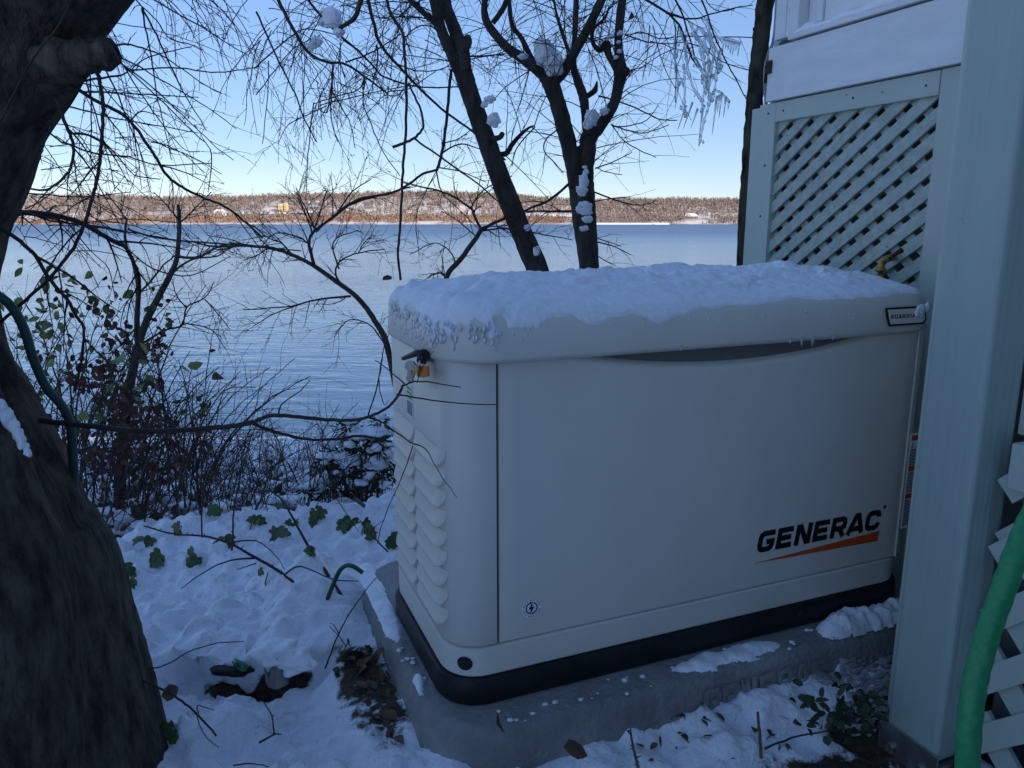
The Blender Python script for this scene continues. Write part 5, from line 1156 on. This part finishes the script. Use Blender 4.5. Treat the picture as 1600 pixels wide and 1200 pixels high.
cane('long curved stem sticking out of the massive trunk\'s foot', [(222,1063),(260,1080),(290,1100),(315,1123),(338,1150)], 1.42, 1.38, 4, 3.4, side=(([(308,1118),(312,1135),(325,1155),(342,1168)], 1.38, 1.38, 1.8, 1.4), ([(310,1115),(308,1103),(316,1104),(335,1110)], 1.38, 1.38, 1.8, 1.4)))
cane('thin arched twig lying over the snow hollow', [(212,1046),(245,1043),(270,1033),(300,1016),(340,1005),(382,1002)], 1.45, 1.5, 2.4, 1.4)
cane('upright green brown stub before the pad at the right', [(1190,1185),(1187,1150),(1184,1112)], 1.20, 1.22, 6, 4, matr='twig_green')
cane('knobbly upright stem before the pad in the middle', [(998,1200),(990,1170),(985,1138)], 1.2, 1.22, 6, 3, matr='twig_green', thorn=8)
cane('dark twig fallen among litter near the post', [(1195,1170),(1250,1150),(1312,1140)], 1.24, 1.28, 4, 2)
cane('thin grey twig on snow at the bottom edge', [(365,1196),(390,1193),(420,1198)], 1.3, 1.3, 2.6, 1.6)
cane('pale stem leaning by the evergreen\'s foot', [(555,780),(580,800),(600,830),(612,850)], 2.6, 2.6, 7, 5, matr='vine_grey')
cane('fine twig stuck in snow at the generator\'s back corner', [(606,862),(580,835),(562,812)], 2.0, 2.1, 3, 1.6, side=(([(578,832),(590,820),(600,812)], 2.0, 2.1, 2, 1.2),))
mb = MB(); D_ = dense([px(x_, y_, t_) for x_, y_, t_ in ((507,952,1.90),(512,935,1.90),(522,910,1.88),(530,893,1.87),(540,884,1.86),(552,885,1.85),(567,895,1.85))], 6)
mb.tube(D_, .0055, 8); tag(mb.build('wire_hoop', M['hoop'], None), 'bent green garden hoop stuck in snow by the pad', 'garden hoop')
mb = MB(); D_ = dense([px(x_, y_, t_) for x_, y_, t_ in ((-60,430,1.12),(-5,460,1.15),(20,482,1.17),(38,515,1.2),(52,560,1.22),(72,605,1.25),(95,632,1.27),(109,660,1.29),(113,700,1.30),(115,750,1.32),(114,800,1.33),(100,870,1.33))], 6)
mb.tube(D_, [.0072 for i in D_], 10); tag(mb.build('garden_hose', M['hose_dark'], None), 'thin dark green hose drooping beside the massive trunk', 'hose')
mb = MB(); D_ = dense([px(x_, y_, t_) for x_, y_, t_ in ((1760,560,.86),(1680,690,.84),(1622,790,.83),(1594,850,.82),(1568,920,.82),(1545,985,.82),(1527,1050,.82),(1517,1110,.82),(1512,1200,.83),(1515,1330,.9),(1560,1480,1.0))], 8)
mb.tube(D_, [.0122*(1+.03*sin(i*1.7)) for i in range(len(D_))], 14); tag(mb.build('garden_hose', M['hose'], None), 'thick bright green hose hanging in front of the right post', 'hose')

# what shows in the hollow under the snow
mb = MB(); mb.blob(px(362, 1048, 1.67), .028, (1.6,.5,.35), .5, 3, 1.5, 4); tag(mb.build('plastic_bag', M['black_bag'], None), 'black plastic in the dark hollow under the snow overhang', 'bag')  # black shape also darkens the gap under the overhang
mb = MB(); mb.tube([px(366,1032,1.66), px(372,1037,1.655), px(382,1043,1.65), px(386,1046,1.65)], [.006,.009,.010,.006], 12); tag(mb.build('green_bottle', M['green_glass'], None), 'green bottle half buried in the hollow under snow', 'bottle')
mb = MB()
for i in range(7):
    a_ = i/6; mb.v += [tuple(px(412+40*a_, 1040+12*sin(a_*9), 1.56)), tuple(px(415+36*a_, 1058+10*sin(a_*7+1), 1.545)), tuple(px(420+26*a_, 1078-10*abs(a_-.4), 1.53))]
mb.f += [(3*i+j, 3*i+3+j, 3*i+4+j, 3*i+1+j) for i in range(6) for j in range(2)]
o = mb.build('plastic_scrap', M['tarp'], None); o.modifiers.new('thickness', 'SOLIDIFY').thickness = .0015; tag(o, 'crumpled grey plastic scrap hanging from the snow overhang', 'plastic')
mb = MB(); mb.blob(px(434, 1022, 1.58), .038, (1.15,.9,.6), .45, 4, 1.9, 31); mb.blob(px(462, 1034, 1.57), .030, (1.2,1,.55), .45, 4, 1.9, 32); tag(mb.build('snow_lump', M['snow'], None), 'snow lump draped over the plastic scrap at the hollow', 'snow')

# dead leaves
pos = [(548,1030,1),(560,1018,1),(570,1040,1),(583,1050,1),(590,1075,1),(578,1082,1),(600,1110,1),(610,1125,1),(600,1135,1),(592,1120,1),(556,1050,1),(540,1022,1),(565,1062,1),(585,1098,1),(612,1140,1),(530,1035,1),(544,1048,1),(574,1028,1)]
rd = random.Random(6); first = []
shapes = []
for k in range(5):
    mb = MB(); leaf(mb, Vector((0,0,0)), Vector((0,0,1)), Vector((1,.1*k,0)), .06, .045, .2+.15*k, rd); shapes.append(mb)
def dead_leaf(p_, sc, rot, label, group=None, src=0):
    o = shapes[src % 5].build('dead_leaf', M['litter_leaf'], None, origin=(0,0,0)) if src not in LM else None
    if o is None: o = bpy.data.objects.new('dead_leaf', LM[src]); C.objects.link(o)
    else: LM[src] = o.data
    o.location = p_; o.scale = (sc,)*3; o.rotation_euler = rot; return tag(o, label, 'leaf', group)
LM = {}
mb = MB()
for k in range(190):
    if k < 130: x_, y_ = R.choice(pos)[:2]; x_ += rd.gauss(0, 9); y_ += rd.gauss(0, 14); L_ = rd.uniform(.015, .034)
    else: x_ = rd.uniform(1000, 1400); y_ = rd.uniform(1110, 1200); L_ = rd.uniform(.010, .028)
    leaf(mb, drop(x_, y_), Vector((0,0,1))+rv(rd)*.7, rv(rd), L_, L_*rd.uniform(.5,.8), rd.uniform(.1,.6), rd)
mb.build('leaf_litter', M['litter_leaf'], None, kind='stuff')
dead_leaf(drop(556, 1024), 1.1, (.3,.4,1), 'tan dead leaf on top of the litter at the pad\'s left side', None, 0)
dead_leaf(drop(1240, 1128), .8, (.5,-.3,2), 'curled brown dead leaf on the trodden ground before the post', None, 3)
dead_leaf(px(776, 1132, 1.30), .75, (1.0,.5,1), 'curled dead leaf propped against the front of the pad', None, 2)
dead_leaf(px(880, 1168, 1.24), .75, (.3,.2,0), 'brown dead leaf lying on snow before the pad', None, 1)
dead_leaf(px(252, 1088, 1.40), .62, (1.2,.3,.6), 'withered leaf hanging from the stem at the massive trunk', None, 3)
dead_leaf(px(988, 20, 3.2), .6, (1,.4,1), 'dark dead leaf clinging at the top beside the right stem', None, 4)
dead_leaf(px(612, 432, 2.0), .5, (.6,.2,2.6), 'curled dark leaf at the end of the hanging vine', None, 0)
dead_leaf(px(345, 587, 2.3), .8, (.8,.2,2), 'lone withered leaf on a stem over the water', None, 2)

# ground cover and stone chips by the post
rs = random.Random(8)
GC = thing('ground_cover', 'dark leafy ground cover plant in the corner by the post', 'plant', drop(1330, 1130))
for k in range(90):
    x_ = rs.gauss(1322, 34); y_ = rs.gauss(1108, 20); x_ = min(x_, 1378-rs.uniform(0, 25)); mb = MB(); leaf(mb, px(x_, y_, 1.42+rs.uniform(-.05,.05)), Vector((0,-.6,1))+rv(rs)*.5, rv(rs)+Vector((0,-.3,.1)), rs.uniform(.014,.028), rs.uniform(.009,.018), .4, rs); mb.build('leaf', M['dark_leaf'], GC)
mb = MB(HF)
for k in range(520):
    u_ = rs.uniform(1.15, 1.65); v_ = rs.uniform(.98, 1.12); p_ = hf(u_, v_, 0); mb.blob((u_, v_, gz(p_.x, p_.y)+.004), rs.uniform(.004,.010), (1.5,.8,.5), .9, 1, 1.3, k)
mb.build('stone_chips', M['gravel'], None, kind='stuff', smooth=False)
# snow left on the pad
def patch(lab, u0, u1, v0, v1, z0, ht, fn, seed, st=.0045):
    A_, B_ = np.meshgrid(np.arange(u0, u1, st), np.arange(v0, v1, st)); k_ = fn(A_, B_)+.55*fbm(A_*22, B_*22, 4, seed)*2
    h2 = ht*np.sqrt(np.clip(k_, 0, 1.2))*(1+1.1*fbm(A_*40, B_*40, 3, seed+3))+.35*ht*np.maximum(0, fbm(A_*70, B_*70, 2, seed+5))*(k_ > .1); kp = k_ > -.35; h2 = np.where(k_ > 0, h2, k_*.006)
    ix = -np.ones(A_.shape, int); ix[kp] = np.arange(kp.sum()); q_ = kp[:-1,:-1] & kp[1:,:-1] & kp[:-1,1:] & kp[1:,1:]
    mb = MB(HF); mb.add([tuple(p) for p in np.stack([A_[kp], B_[kp], z0+h2[kp]-.0006], -1)], np.stack([ix[:-1,:-1][q_], ix[:-1,1:][q_], ix[1:,1:][q_], ix[1:,:-1][q_]], -1).tolist())
    return tag(mb.build('snow_patch', M['snow'], None), lab, 'snow', 'snow left on the pad')
patch('thick strip of snow on the pad beside the post', 1.20, 1.60, 1.125, 1.20, .0005, .030, lambda u, v: 1.0-((v-1.165)/.034)**2-np.maximum(0, (1.27-u)/.06)**2, 2)
patch('thin broken snow on the pad under the word on the door', .74, 1.12, 1.125, 1.20, .0005, .011, lambda u, v: .55-((v-1.168)/.035)**2-((u-.96)/.15)**4, 5)
patch('frosty snow on the pad behind the generator\'s left side', .325, .375, 1.44, 1.88, .0005, .012, lambda u, v: .75-((u-.345)/.03)**2-np.maximum(0, (1.60-v)/.10)**2, 9)
patch('sliver of snow on the pad under the drain hole', .335, .42, 1.28, 1.36, .0005, .008, lambda u, v: .35-((u-.345-.2*(v-1.32))/.014)**2-((v-1.32)/.05)**2, 13)
mb = MB(HF)
for k in range(70):
    u_, v_ = (rs.uniform(.33,.36), rs.uniform(1.3,1.8)) if k < 24 else (rs.uniform(.45,1.3), rs.uniform(1.13,1.19))
    mb.blob((u_, v_, .002), rs.uniform(.002,.007), (1.2,1,.5), .5, 1, 1.4, k)
mb.build('snow_crumbs', M['snow_icy'], None, kind='stuff')
tot = sum(len(o.data.polygons) for o in bpy.data.objects if o.type == 'MESH'); print('objects', len(bpy.data.objects), 'polys', tot)
